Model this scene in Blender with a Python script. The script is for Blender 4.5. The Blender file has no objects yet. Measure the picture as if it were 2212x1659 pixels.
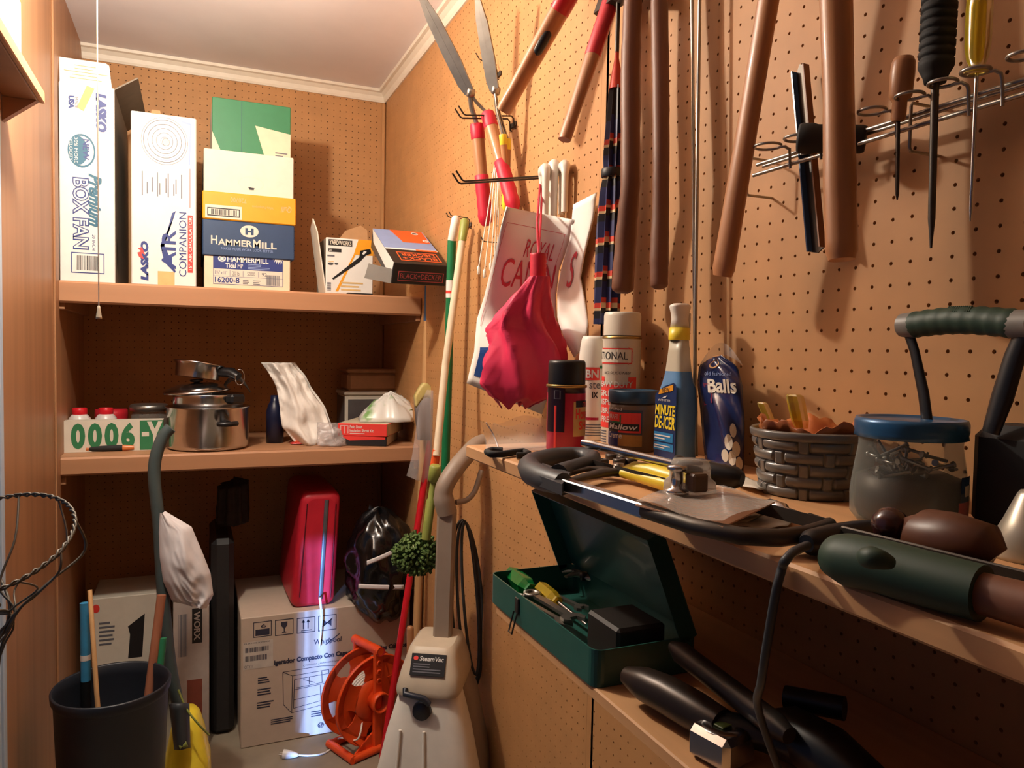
import bpy, math, random
from mathutils import Vector, Matrix, noise
import numpy as np
random.seed(7)
SC = bpy.context.scene
COL = SC.collection
# ---------------------------------------------------------------- camera
F_PX = 1614.86                      # focal length in pixels of the 2212x1659 frame
CX, CY = 1106.0, 829.5
CAM = Vector((-0.7492, -0.9392, 1.3609))
RC = np.array([[0.9196639, -0.39225528, 0.01881739],
               [-0.0000928, -0.04813422, -0.99884087],
               [0.39270636, 0.91859615, -0.0443037]])    # rows: camera right, down, forward
cam_d = bpy.data.cameras.new('camera')
cam_d.sensor_fit = 'HORIZONTAL'; cam_d.sensor_width = 36.0
cam_d.lens = 36.0 * F_PX / 2212.0
cam_d.clip_start = 0.02
cam_o = bpy.data.objects.new('camera', cam_d); COL.objects.link(cam_o)
_m = Matrix(((RC[0][0], -RC[1][0], -RC[2][0], CAM.x),
             (RC[0][1], -RC[1][1], -RC[2][1], CAM.y),
             (RC[0][2], -RC[1][2], -RC[2][2], CAM.z),
             (0, 0, 0, 1)))
cam_o.matrix_world = _m
SC.camera = cam_o
# ---------------------------------------------------------------- world, light, exposure
SC.view_settings.view_transform = 'Standard'
SC.view_settings.look = 'None'
SC.view_settings.gamma = 1.0
SC.view_settings.use_curve_mapping = False
SC.view_settings.exposure = 0.0
w = bpy.data.worlds.new('world'); SC.world = w; w.use_nodes = True
bg = w.node_tree.nodes['Background']
bg.inputs['Color'].default_value = (0.40, 0.55, 1.0, 1)      # cool daylight of the next room, reaches in through the doorway
bg.inputs['Strength'].default_value = 0.10
BULB = Vector((-0.930, 0.80, 2.19))
def add_light(name, kind, loc, power, color, **kw):
    l = bpy.data.lights.new(name, kind); l.energy = power; l.color = color
    for k, v in kw.items(): setattr(l, k, v)
    o = bpy.data.objects.new(name, l); COL.objects.link(o); o.location = loc
    return o
# the bare bulb on the ceiling, just above the frame
add_light('bulb_light', 'POINT', BULB, 67.0, (1.0, 0.91, 0.77), shadow_soft_size=0.035)
# a narrow slit of cool daylight coming through the open doorway on the left
_dl = add_light('doorway_daylight', 'AREA', (-1.75, -1.55, 0.42), 0.95, (0.22, 0.42, 1.0), shape='RECTANGLE', size=0.07, size_y=0.72, spread=math.radians(1.3))
_dl.rotation_euler = (Vector((-0.352, 1.68, 0.32)) - Vector(_dl.location)).to_track_quat('-Z', 'Y').to_euler()

# ---------------------------------------------------------------- geometry helpers
def ray(x, y):
    return Vector((RC.T @ np.array([(x - CX) / F_PX, (y - CY) / F_PX, 1.0])).tolist())
def onX(x, y, X):
    d = ray(x, y); return CAM + d * ((X - CAM.x) / d.x)
def onY(x, y, Y):
    d = ray(x, y); return CAM + d * ((Y - CAM.y) / d.y)
def onZ(x, y, Z):
    d = ray(x, y); return CAM + d * ((Z - CAM.z) / d.z)
def V(*a): return Vector(a)
UX, UY, UZ = V(1, 0, 0), V(0, 1, 0), V(0, 0, 1)

def frame(o, rz=0.0, rx=0.0, ry=0.0):
    return Matrix.Translation(o) @ Matrix.Rotation(rz, 4, 'Z') @ Matrix.Rotation(ry, 4, 'Y') @ Matrix.Rotation(rx, 4, 'X')

_tc = {}
def text_mesh(s, bold=0.0, shear=0.0):
    k = (s, bold, shear)
    if k in _tc: return _tc[k]
    cu = bpy.data.curves.new('t', 'FONT'); cu.body = s; cu.offset = bold; cu.shear = shear
    cu.resolution_u = 3
    ob = bpy.data.objects.new('t', cu); COL.objects.link(ob)
    bpy.context.view_layer.update()
    me = bpy.data.meshes.new_from_object(ob.evaluated_get(bpy.context.evaluated_depsgraph_get()))
    vs = np.array([v.co[:2] for v in me.vertices]) if len(me.vertices) else np.zeros((0, 2))
    fs = [tuple(p.vertices) for p in me.polygons]
    if len(vs):
        lo, hi = vs.min(0), vs.max(0); vs = (vs - lo) / np.maximum(hi - lo, 1e-6)
    bpy.data.objects.remove(ob); bpy.data.curves.remove(cu); bpy.data.meshes.remove(me)
    _tc[k] = (vs, fs); return _tc[k]

def crnz(a, b, s, sd=0.0):
    """smooth random value for crumpled film and cloth"""
    return noise.noise(Vector((a*s+sd*7.3, b*s-sd*3.1, sd)))
class MB:
    """collects shapes (world coordinates) for ONE mesh object"""
    def __init__(s): s.v = []; s.f = []; s.m = []; s.s = []; s.mats = []
    def mi(s, mat):
        if mat not in s.mats: s.mats.append(mat)
        return s.mats.index(mat)
    def add(s, vs, fs, mat, smooth=False, M=None):
        b = len(s.v)
        s.v += [tuple(M @ Vector(p)) for p in vs] if M is not None else [tuple(p) for p in vs]
        ms = mat if isinstance(mat, list) else None
        i = None if ms else s.mi(mat)
        for n, f in enumerate(fs):
            s.f.append(tuple(b + q for q in f)); s.m.append(s.mi(ms[n]) if ms else i); s.s.append(smooth)
        return s
    def box(s, lo, hi, mat, c=0.0, M=None):
        """box from corner lo to hi with chamfered edges c; mat may be a dict by face name"""
        x0, y0, z0 = lo; x1, y1, z1 = hi
        c = min(c, (x1-x0)*.45, (y1-y0)*.45, (z1-z0)*.45)
        g = (lambda k: mat.get(k, mat['*'])) if isinstance(mat, dict) else (lambda k: mat)
        if c <= 0:
            vs = [(x0,y0,z0),(x1,y0,z0),(x1,y1,z0),(x0,y1,z0),(x0,y0,z1),(x1,y0,z1),(x1,y1,z1),(x0,y1,z1)]
            fs = [(0,3,2,1),(4,5,6,7),(0,1,5,4),(1,2,6,5),(2,3,7,6),(3,0,4,7)]
            return s.add(vs, fs, [g(k) for k in ('bottom','top','front','right','back','left')], False, M)
        vs = []; idx = {}
        for ix in (0, 1):
            for iy in (0, 1):
                for iz in (0, 1):
                    X, Y, Z = (x0, x1)[ix], (y0, y1)[iy], (z0, z1)[iz]
                    sx, sy, sz = (1-2*ix)*c, (1-2*iy)*c, (1-2*iz)*c
                    for a, p in (('x', (X, Y+sy, Z+sz)), ('y', (X+sx, Y, Z+sz)), ('z', (X+sx, Y+sy, Z))):
                        idx[(ix, iy, iz, a)] = len(vs); vs.append(p)
        q = lambda *k: tuple(idx[t] for t in k)
        fs, ms = [], []
        def fc(f, m): fs.append(f); ms.append(m)
        fc(q((0,0,0,'z'),(0,1,0,'z'),(1,1,0,'z'),(1,0,0,'z')), g('bottom')); fc(q((0,0,1,'z'),(1,0,1,'z'),(1,1,1,'z'),(0,1,1,'z')), g('top'))
        fc(q((0,0,0,'y'),(1,0,0,'y'),(1,0,1,'y'),(0,0,1,'y')), g('front')); fc(q((0,1,0,'y'),(0,1,1,'y'),(1,1,1,'y'),(1,1,0,'y')), g('back'))
        fc(q((1,0,0,'x'),(1,1,0,'x'),(1,1,1,'x'),(1,0,1,'x')), g('right')); fc(q((0,0,0,'x'),(0,0,1,'x'),(0,1,1,'x'),(0,1,0,'x')), g('left'))
        e = g('front')
        for a in (0, 1):
            for b in (0, 1):
                fc(q((a,b,0,'x'),(a,b,0,'y'),(a,b,1,'y'),(a,b,1,'x')), e)
                fc(q((a,0,b,'x'),(a,1,b,'x'),(a,1,b,'z'),(a,0,b,'z')), e)
                fc(q((0,a,b,'y'),(1,a,b,'y'),(1,a,b,'z'),(0,a,b,'z')), e)
        for k in range(8):
            t = (k & 1, (k >> 1) & 1, (k >> 2) & 1)
            fc(q(t+('x',), t+('y',), t+('z',)), e)
        return s.add(vs, fs, ms, False, M)
    def tube(s, pts, r, mat, n=10, caps=True, flat=1.0, M=None, up=None):
        """round bar through pts; r a number or one per point; flat squashes one axis"""
        P = [Vector(p) for p in pts]; N = len(P)
        R = [r] * N if not isinstance(r, (list, tuple)) else list(r)
        vs, fs = [], []; nrm = None
        for i in range(N):
            t = (P[min(i+1, N-1)] - P[max(i-1, 0)]).normalized()
            if nrm is None:
                a = up if up is not None else (UZ if abs(t.z) < .9 else UX)
                nrm = (a - t * a.dot(t)).normalized()
            else:
                nrm = nrm - t * nrm.dot(t)
                nrm = nrm.normalized() if nrm.length > 1e-6 else t.orthogonal().normalized()
            b = t.cross(nrm)
            for k in range(n):
                an = 2*math.pi*k/n
                vs.append(P[i] + (nrm*math.cos(an)*flat + b*math.sin(an)) * R[i])
        for i in range(N-1):
            for k in range(n):
                k2 = (k+1) % n
                fs.append((i*n+k, i*n+k2, (i+1)*n+k2, (i+1)*n+k))
        s.add(vs, fs, mat, True, M)
        if caps:
            b = 0
            s.add(vs[:n], [tuple(range(n))[::-1]], mat, False, M)
            s.add(vs[-n:], [tuple(range(n))], mat, False, M)
        return s
    def lathe(s, prof, o, mat, n=28, axis=UZ, M=None, flat=None):
        """prof: (radius, height[, material]) ; material of a row colours the band above it"""
        ax = Vector(axis).normalized(); a = ax.orthogonal().normalized(); b = ax.cross(a); o = Vector(o)
        vs, fs, ms = [], [], []
        for p in prof:
            for k in range(n):
                an = 2*math.pi*k/n
                vs.append(o + ax*p[1] + (a*math.cos(an) + b*math.sin(an)) * max(p[0], 1e-5))
        cur = mat
        for i in range(len(prof)-1):
            if len(prof[i]) > 2: cur = prof[i][2]
            for k in range(n):
                k2 = (k+1) % n
                fs.append((i*n+k, i*n+k2, (i+1)*n+k2, (i+1)*n+k)); ms.append(cur)
        return s.add(vs, fs, ms, True, M)
    def sheet(s, fn, nu, nv, mat, th=0.0, M=None, smooth=True):
        """surface fn(u,v) with thickness th (second skin pushed along the normals)"""
        P = [[Vector(fn(i/nu, j/nv)) for j in range(nv+1)] for i in range(nu+1)]
        vs = [p for row in P for p in row]; W = nv+1
        fs = [(i*W+j, (i+1)*W+j, (i+1)*W+j+1, i*W+j+1) for i in range(nu) for j in range(nv)]
        if th:
            b = len(vs); back = []
            for i in range(nu+1):
                for j in range(nv+1):
                    du = P[min(i+1, nu)][j] - P[max(i-1, 0)][j]; dv = P[i][min(j+1, nv)] - P[i][max(j-1, 0)]
                    nn = du.cross(dv); nn = nn.normalized() if nn.length > 1e-9 else UZ
                    back.append(P[i][j] - nn*th)
            vs = vs + back
            fs += [(b+i*W+j, b+i*W+j+1, b+(i+1)*W+j+1, b+(i+1)*W+j) for i in range(nu) for j in range(nv)]
            for i in range(nu):
                fs.append((i*W, b+i*W, b+(i+1)*W, (i+1)*W)); fs.append((i*W+nv, (i+1)*W+nv, b+(i+1)*W+nv, b+i*W+nv))
            for j in range(nv):
                fs.append((j, j+1, b+j+1, b+j)); fs.append((nu*W+j, b+nu*W+j, b+nu*W+j+1, nu*W+j+1))
        return s.add(vs, fs, mat, smooth, M)
    def prism(s, poly, O, U, W, th, mat, M=None, side=None):
        """flat outline poly (in U,W units) thickened by th along U x W"""
        O, U, W = Vector(O), Vector(U), Vector(W); N = U.cross(W).normalized()
        n = len(poly)
        vs = [O + U*a + W*b for a, b in poly] + [O + U*a + W*b - N*th for a, b in poly]
        fs = [tuple(range(n)), tuple(range(2*n-1, n-1, -1))] + [(i, n+i, n+(i+1) % n, (i+1) % n) for i in range(n)]
        ms = [mat, mat] + [side or mat]*n
        return s.add(vs, fs, ms, False, M)
    # printed marks on a face: fc = (origin, full U vector, full V vector); coordinates are fractions, v upwards
    def rect(s, fc, a, b, c, d, mat, lift=0.0004):
        O, U, W = fc; N = U.cross(W).normalized()*lift
        return s.add([O+U*a+W*b+N, O+U*c+W*b+N, O+U*c+W*d+N, O+U*a+W*d+N], [(0,1,2,3)], mat)
    def poly(s, fc, pts, mat, lift=0.0004):
        O, U, W = fc; N = U.cross(W).normalized()*lift
        return s.add([O+U*a+W*b+N for a, b in pts], [tuple(range(len(pts)))], mat)
    def ring(s, fc, cx, cy, rx, ry, wdt, mat, lift=0.0004, n=28):
        O, U, W = fc; N = U.cross(W).normalized()*lift; vs = []
        for k in range(n):
            a = 2*math.pi*k/n
            vs.append(O+U*(cx+rx*math.cos(a))+W*(cy+ry*math.sin(a))+N)
            vs.append(O+U*(cx+rx*(1-wdt)*math.cos(a))+W*(cy+ry*(1-wdt)*math.sin(a))+N)
        return s.add(vs, [(2*k, 2*((k+1) % n), 2*((k+1) % n)+1, 2*k+1) for k in range(n)], mat)
    def disc(s, fc, cx, cy, rx, ry, mat, lift=0.0004, n=28):
        return s.poly(fc, [(cx+rx*math.cos(2*math.pi*k/n), cy+ry*math.sin(2*math.pi*k/n)) for k in range(n)], mat, lift)
    def text(s, fc, t, a, b, c, d, mat, rot=0, bold=0.0, shear=0.0, lift=0.0007, fn=None):
        """t fitted into the rectangle a,b - c,d; rot 90 reads upwards, -90 downwards, 180 upside down"""
        vs, fs = text_mesh(t, bold, shear)
        if not len(vs): return s
        O, U, W = fc; N = U.cross(W).normalized()*lift; out = []
        for x, y in vs:
            if rot == 90: x, y = 1-y, x
            elif rot == -90: x, y = y, 1-x
            elif rot == 180: x, y = 1-x, 1-y
            p, q = a+(c-a)*x, b+(d-b)*y
            out.append(fn(p, q, lift) if fn else O+U*p+W*q+N)
        return s.add(out, fs, mat)
    def bars(s, fc, a, b, c, d, mat, n=18, vert=True, lift=0.0007, fill=0.55, seed=1):
        rr = random.Random(seed); x = 0
        for k in range(n):
            wd = fill*(0.5+rr.random())/n; t = k/n
            if vert: s.rect(fc, a+(c-a)*t, b, a+(c-a)*min(1, t+wd), d, mat, lift)
            else: s.rect(fc, a, b+(d-b)*t, c, b+(d-b)*min(1, t+wd), mat, lift)
        return s
    def lines(s, fc, a, b, c, d, mat, n=4, lift=0.0007, rot=False, seed=1, fill=0.45):
        """small print suggested by rows of short strokes"""
        rr = random.Random(seed)
        for k in range(n):
            t0, t1 = k/n + .2/n, k/n + (.2+fill)/n
            e = 0.55 + 0.45*rr.random()
            if rot: s.rect(fc, a+(c-a)*t0, b, a+(c-a)*t1, b+(d-b)*e, mat, lift)
            else: s.rect(fc, a, b+(d-b)*t0, a+(c-a)*e, b+(d-b)*t1, mat, lift)
        return s

def face_front(lo, hi, M=None):
    O, U, W = V(lo[0], lo[1], lo[2]), V(hi[0]-lo[0], 0, 0), V(0, 0, hi[2]-lo[2])
    return xf((O, U, W), M)
def face_right(lo, hi, M=None):
    return xf((V(hi[0], lo[1], lo[2]), V(0, hi[1]-lo[1], 0), V(0, 0, hi[2]-lo[2])), M)
def face_left(lo, hi, M=None):
    return xf((V(lo[0], hi[1], lo[2]), V(0, lo[1]-hi[1], 0), V(0, 0, hi[2]-lo[2])), M)
def face_top(lo, hi, M=None):
    return xf((V(lo[0], lo[1], hi[2]), V(hi[0]-lo[0], 0, 0), V(0, hi[1]-lo[1], 0)), M)
def xf(fc, M):
    if M is None: return fc
    r = M.to_3x3(); return (M @ fc[0], r @ fc[1], r @ fc[2])

def _mesh(mb, name, org):
    me = bpy.data.meshes.new(name)
    me.from_pydata([(a-org.x, b-org.y, c-org.z) for a, b, c in mb.v], [], mb.f)
    for m in mb.mats: me.materials.append(m)
    me.polygons.foreach_set('material_index', mb.m); me.polygons.foreach_set('use_smooth', mb.s)
    me.update(); return me
def T(name, label=None, cat=None, mb=None, parts=None, group=None, kind=None):
    """one thing: a single mesh, or an Empty at its base with part meshes (and their sub-parts) as children"""
    allv = list(mb.v) if mb else []
    for p in parts or []:
        allv += p[1].v
    a = np.array(allv); org = V(float((a[:,0].min()+a[:,0].max())/2), float((a[:,1].min()+a[:,1].max())/2), float(a[:,2].min()))
    if mb: o = bpy.data.objects.new(name, _mesh(mb, name, org))
    else: o = bpy.data.objects.new(name, None); o.empty_display_size = 0.05
    COL.objects.link(o); o.location = org
    if label: o['label'] = label
    if cat: o['category'] = cat
    if group: o['group'] = group
    if kind: o['kind'] = kind
    for p in parts or []:
        c = bpy.data.objects.new(p[0], _mesh(p[1], p[0], org)); COL.objects.link(c); c.parent = o
        ex = p[2] if len(p) > 2 else {}
        if 'label' in ex: c['label'] = ex['label']
        if 'kind' in ex: c['kind'] = ex['kind']
        for q in ex.get('sub', []):
            d = bpy.data.objects.new(q[0], _mesh(q[1], q[0], org)); COL.objects.link(d); d.parent = c
            if len(q) > 2: d['label'] = q[2]
    return o
def S(name, mb): return T(name, mb=mb, kind='structure')

# ---------------------------------------------------------------- materials
def lin(c): return tuple(((x/255)/12.92 if x <= 10 else (((x/255)+.055)/1.055)**2.4) for x in c) + (1,)
def M_(name, rgb, rough=0.55, metal=0.0, var=0.08, scale=30.0, bump=0.0, trans=0.0, coat=0.0, spec=0.5, stretch=None, dark=None, alpha=None):
    m = bpy.data.materials.new(name); m.use_nodes = True
    nt = m.node_tree; b = nt.nodes['Principled BSDF']
    b.inputs['Roughness'].default_value = rough; b.inputs['Metallic'].default_value = metal
    b.inputs['Transmission Weight'].default_value = trans; b.inputs['Coat Weight'].default_value = coat
    b.inputs['Specular IOR Level'].default_value = spec
    tc = nt.nodes.new('ShaderNodeTexCoord'); mp = nt.nodes.new('ShaderNodeMapping')
    nt.links.new(tc.outputs['Object'], mp.inputs['Vector'])
    if stretch: mp.inputs['Scale'].default_value = stretch
    nz = nt.nodes.new('ShaderNodeTexNoise'); nz.inputs['Scale'].default_value = scale; nz.inputs['Detail'].default_value = 4
    nt.links.new(mp.outputs[0], nz.inputs['Vector'])
    rp = nt.nodes.new('ShaderNodeValToRGB')
    c = lin(rgb); d = lin(dark) if dark else tuple(x*(1-2*var) for x in c[:3]) + (1,)
    rp.color_ramp.elements[0].position = .3; rp.color_ramp.elements[0].color = d
    rp.color_ramp.elements[1].position = .65; rp.color_ramp.elements[1].color = c
    nt.links.new(nz.outputs['Fac'], rp.inputs[0]); nt.links.new(rp.outputs[0], b.inputs['Base Color'])
    if bump:
        bp = nt.nodes.new('ShaderNodeBump'); bp.inputs['Strength'].default_value = bump; bp.inputs['Distance'].default_value = .002
        nt.links.new(nz.outputs['Fac'], bp.inputs['Height']); nt.links.new(bp.outputs[0], b.inputs['Normal'])
    return m
def clear(name, rgb=(235, 235, 230), body=0.10, rough=0.08, edge=0.55):
    """thin clear plastic or glass: mostly see-through, shiny, stronger at grazing angles"""
    m = bpy.data.materials.new(name); m.use_nodes = True; nt = m.node_tree
    b = nt.nodes['Principled BSDF']; out = nt.nodes['Material Output']
    b.inputs['Base Color'].default_value = lin(rgb); b.inputs['Roughness'].default_value = rough
    tr = nt.nodes.new('ShaderNodeBsdfTransparent'); tr.inputs['Color'].default_value = tuple(.75+.25*x for x in lin(rgb)[:3]) + (1,)
    lw = nt.nodes.new('ShaderNodeLayerWeight'); lw.inputs['Blend'].default_value = .35
    nz = nt.nodes.new('ShaderNodeTexNoise'); nz.inputs['Scale'].default_value = 18
    mr = nt.nodes.new('ShaderNodeMapRange'); mr.inputs['To Min'].default_value = body; mr.inputs['To Max'].default_value = edge
    nt.links.new(lw.outputs['Fresnel'], mr.inputs['Value'])
    bp = nt.nodes.new('ShaderNodeBump'); bp.inputs['Strength'].default_value = .15; bp.inputs['Distance'].default_value = .002
    nt.links.new(nz.outputs['Fac'], bp.inputs['Height']); nt.links.new(bp.outputs[0], b.inputs['Normal'])
    mx = nt.nodes.new('ShaderNodeMixShader')
    nt.links.new(mr.outputs[0], mx.inputs[0]); nt.links.new(tr.outputs[0], mx.inputs[1]); nt.links.new(b.outputs[0], mx.inputs[2])
    nt.links.new(mx.outputs[0], out.inputs['Surface'])
    return m
WX, WY, WZ = (.05, 1, 1), (1, .05, 1), (1, 1, .05)
m_peg = M_('tan_hardboard', (188, 137, 86), .62, var=.06, scale=14)
m_pegback = M_('brown_backing', (96, 62, 40), .9)
m_ceil = M_('painted_ceiling', (246, 243, 248), .85, var=.05, scale=2.5)
m_trimw = M_('white_trim_paint', (232, 222, 205), .5, var=.03)
m_panel = M_('varnished_plywood', (176, 128, 90), .45, var=.12, scale=22, stretch=(1, 1, .04))
m_floor = M_('concrete_floor', (150, 136, 116), .8, var=.12, scale=9, bump=.2)
m_wallp = M_('plain_wall_paint', (96, 84, 76), .9)
m_jamb = M_('daylit_door_paint', (186, 206, 228), .4, var=.02)  # white paint tinted blue, outside daylight put into the colour
m_board = M_('planed_pine_x', (216, 164, 114), .55, var=.1, scale=26, stretch=WY)
m_shelf = M_('painted_shelf_board', (176, 128, 92), .5, var=.07, scale=20, stretch=WX)
m_white = M_('white_card', (216, 214, 208), .6, var=.02)
m_offw = M_('offwhite_card', (208, 200, 184), .65, var=.03)
m_cream = M_('cream_card', (216, 200, 172), .65, var=.04)
m_kraft = M_('brown_card', (178, 138, 96), .8, var=.06)
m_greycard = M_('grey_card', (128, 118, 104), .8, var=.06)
m_blueink = M_('blue_ink', (36, 52, 118), .5, var=.03)
m_tealink = M_('teal_ink', (26, 92, 118), .5, var=.03)
m_navy = M_('navy_ink', (38, 62, 96), .5, var=.04)
m_redink = M_('red_ink', (226, 60, 52), .5, var=.03)
m_blackink = M_('black_ink', (28, 26, 28), .5, var=.03)
m_greyink = M_('grey_ink', (98, 98, 106), .5, var=.03)
m_yelink = M_('yellow_ink', (222, 150, 20), .5, var=.03)
m_greenink = M_('green_ink', (46, 118, 76), .5, var=.03)
m_orgink = M_('orange_ink', (240, 92, 34), .5, var=.03)
m_bluelt = M_('pale_blue_ink', (132, 152, 196), .5, var=.03)
m_tanink = M_('tan_ink', (206, 172, 112), .6)
m_black = M_('black_plastic', (22, 22, 24), .38, var=.05)
m_rubber = M_('black_rubber', (26, 26, 26), .75, var=.06)
m_dgrey = M_('dark_grey_plastic', (62, 66, 70), .45, var=.05)
m_grey = M_('grey_plastic', (128, 124, 118), .45, var=.05)
m_chrome = M_('bright_steel', (205, 205, 205), .2, metal=1.0, var=.05)
m_steel = M_('dull_steel', (172, 168, 160), .34, metal=.9, var=.1)
m_dsteel = M_('dark_steel', (84, 78, 72), .45, metal=.8, var=.12)
m_wood = M_('tool_handle_wood', (186, 128, 84), .42, var=.14, scale=40, stretch=WZ, coat=.2)
m_wooddk = M_('old_dark_wood', (128, 82, 58), .5, var=.16, scale=40, stretch=WZ)
m_woodlt = M_('light_dowel_wood', (205, 160, 108), .5, var=.1, scale=40, stretch=WZ)
m_red = M_('red_paint', (196, 36, 48), .4, var=.06)
m_pink = M_('pink_nylon', (226, 52, 92), .5, var=.06, scale=12)
m_redplast = M_('glossy_red_plastic', (200, 28, 40), .28, var=.05)
m_orange = M_('orange_plastic', (240, 84, 30), .4, var=.06)
m_green = M_('green_pole_paint', (22, 110, 66), .35, var=.05)
m_greendk = M_('dark_green_grip', (36, 62, 46), .55, var=.07)
m_greenmetal = M_('green_enamel', (40, 92, 82), .38, var=.06, coat=.2)
m_olive = M_('olive_green_plastic', (142, 150, 72), .45, var=.05)
m_yellow = M_('yellow_plastic', (240, 214, 60), .35, var=.05)
m_yellowt = M_('amber_clear_plastic', (225, 195, 50), .12, trans=.55, var=.05)
m_greent = M_('green_clear_plastic', (30, 160, 80), .1, trans=.55, var=.05)
m_cloth = M_('white_canvas', (236, 230, 222), .8, var=.03, bump=.15, scale=60)
m_plasticw = M_('white_plastic_film', (226, 222, 224), .35, var=.05)
m_whitep = M_('white_plastic', (232, 226, 214), .4, var=.03)
m_beige = M_('beige_plastic', (196, 182, 160), .45, var=.04)
m_taupe = M_('taupe_plastic', (146, 130, 116), .5, var=.04)
m_wire = M_('brown_twisted_wire', (112, 104, 92), .5, metal=.3, var=.15)
m_clear = clear('clear_film', body=.20, edge=.8)
m_glass = clear('jar_glass', (215, 222, 215), body=.10, rough=.05, edge=.6)
m_smoke = clear('frosted_film', (214, 206, 204), body=.30, rough=.25, edge=.75)
m_blister = clear('clear_blister', (235, 230, 220), body=.22, rough=.06, edge=.85)
# ================================================================ the room
YB, XL, ZC, ZSH, ZSM, YSF = 2.228, -1.12, 2.44, 1.545, 1.015, 1.635
ZB, XB, YBE = 1.20, -0.323, 0.252          # work bench: top, front edge, far end
ZL, XLF, YLE = 0.953, -0.30, 0.16          # lower shelf

def pegboard(name, P0, U, W, ucells, wcells, N, back):
    """hardboard sheet with a real round hole in every 25.4 mm cell"""
    p = 0.0254; h = 0.0023; K = 8; th = .005
    U, W, N, P0 = map(Vector, (U, W, N, P0))
    vs, fs = [], []
    nu, nw = len(ucells), len(wcells)
    def vv(a, b, d=0): vs.append(tuple(P0 + U*a + W*b - N*d)); return len(vs)-1
    grid = {}
    for i in range(nu):
        for j in range(nw):
            a, b = ucells[i], wcells[j]
            c = []
            for (k, l) in ((0,0),(1,0),(1,1),(0,1)):
                key = (round(a+(k-.5)*p, 4), round(b+(l-.5)*p, 4))
                if key not in grid: grid[key] = vv(*key)
                c.append(grid[key])
            r = [vv(a+h*math.cos(2*math.pi*(q+.5)/K), b+h*math.sin(2*math.pi*(q+.5)/K)) for q in range(K)]
            r2 = [vv(a+h*math.cos(2*math.pi*(q+.5)/K), b+h*math.sin(2*math.pi*(q+.5)/K), th) for q in range(K)]
            # corners sit at 225,315,45,135 degrees; ring vertices start at 22.5
            ringidx = {0: (4, 5, ), 1: (6, 7), 2: (0, 1), 3: (2, 3)}
            for q, (x, y) in enumerate(((0, 1), (1, 2), (2, 3), (3, 0))):
                e0, e1 = ((5, 6), (7, 0), (1, 2), (3, 4))[q]
                fs.append((c[x], c[y], r[e1], r[e0]))
                d0 = ((4, 5), (6, 7), (0, 1), (2, 3))[q]
                fs.append((c[x], r[d0[1]], r[d0[0]]))
            for q in range(K):
                q2 = (q+1) % K; fs.append((r[q], r[q2], r2[q2], r2[q]))
    return vs, fs
# right wall: two sheets meeting in a seam; hole grid as in the photograph
mb = MB()
ya = [-0.0254*j for j in range(-14, 45)]; za = [1.42 + 0.0254*k for k in range(-50, 40)]
yb = [0.7302 - 0.0254*j for j in range(13, -59, -1)]; zb = [1.42 + .3245 - .33020 + 0.0254*k for k in range(-50, 40)]
for ys, zs in ((ya, za), (yb, zb)):
    ys = sorted(ys); zs = [z for z in zs if .02 < z < ZC-.02]
    vs, fs = pegboard('r', (0, 0, 0), UY, UZ, ys, zs, V(-1, 0, 0), 0)
    mb.add(vs, [f[::-1] for f in fs], m_peg)
    y0, y1, z0, z1 = min(ys)-.0127, max(ys)+.0127, min(zs)-.0127, max(zs)+.0127
    mb.box((.0051, y0, 0), (.012, y1, ZC), m_pegback)
    mb.box((0, y0, 0), (.005, y1, z0), m_peg); mb.box((0, y0, z1), (.005, y1, ZC), m_peg)
mb.box((.0, .3600, 0), (.005, .3867, ZC), m_peg); mb.box((.012, -1.4, 0), (.03, YB+.03, ZC), m_pegback)
S('wall_right', mb)
mb = MB()
xs = [-0.012 - 0.0254*i for i in range(44)][::-1]; zs = [0.05 + 0.0254*k for k in range(94)]
vs, fs = pegboard('b', (0, YB, 0), UX, UZ, xs, zs, V(0, -1, 0), 0)
mb.add(vs, fs, m_peg)
mb.box((XL-.02, YB+.0051, 0), (.012, YB+.03, ZC), m_pegback)
x0, x1 = min(xs)-.0127, max(xs)+.0127
mb.box((XL, YB, 0), (x0, YB+.005, ZC), m_peg)
mb.box((x0, YB, 0), (x1, YB+.005, zs[0]-.0127), m_peg); mb.box((x0, YB, zs[-1]+.0127), (x1, YB+.005, ZC), m_peg)
S('wall_back', mb)
mb = MB(); YJ = 0.925
mb.box((XL-.03, YJ, 0), (XL, YB, ZC), m_panel)
mb.box((XL-.03, -1.45, 1.84), (XL, YJ, ZC), m_panel)
mb.box((XL-.03, -1.45, 0), (XL, -.75, 1.84), m_panel)
S('wall_left', mb)
mb = MB()
mb.box((XL-.075, YJ-.055, 0), (XL-.002, YJ, 1.84), m_jamb, c=.003)
mb.box((XL-.012, YJ-.02, 0), (XL+.004, YJ+.004, 1.84), m_jamb, c=.002)
S('door_1', mb)
mb = MB(); mb.box((-1.2, -1.47, 0), (.03, -1.45, ZC), m_wallp); S('wall_front', mb)
mb = MB(); mb.box((XL-1.2, -1.6, -.02), (.03, YB+.03, 0), m_floor); S('floor', mb)
mb = MB(); mb.box((XL-.03, -1.47, ZC), (.03, YB+.03, ZC+.02), m_ceil); S('ceiling', mb)
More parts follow.
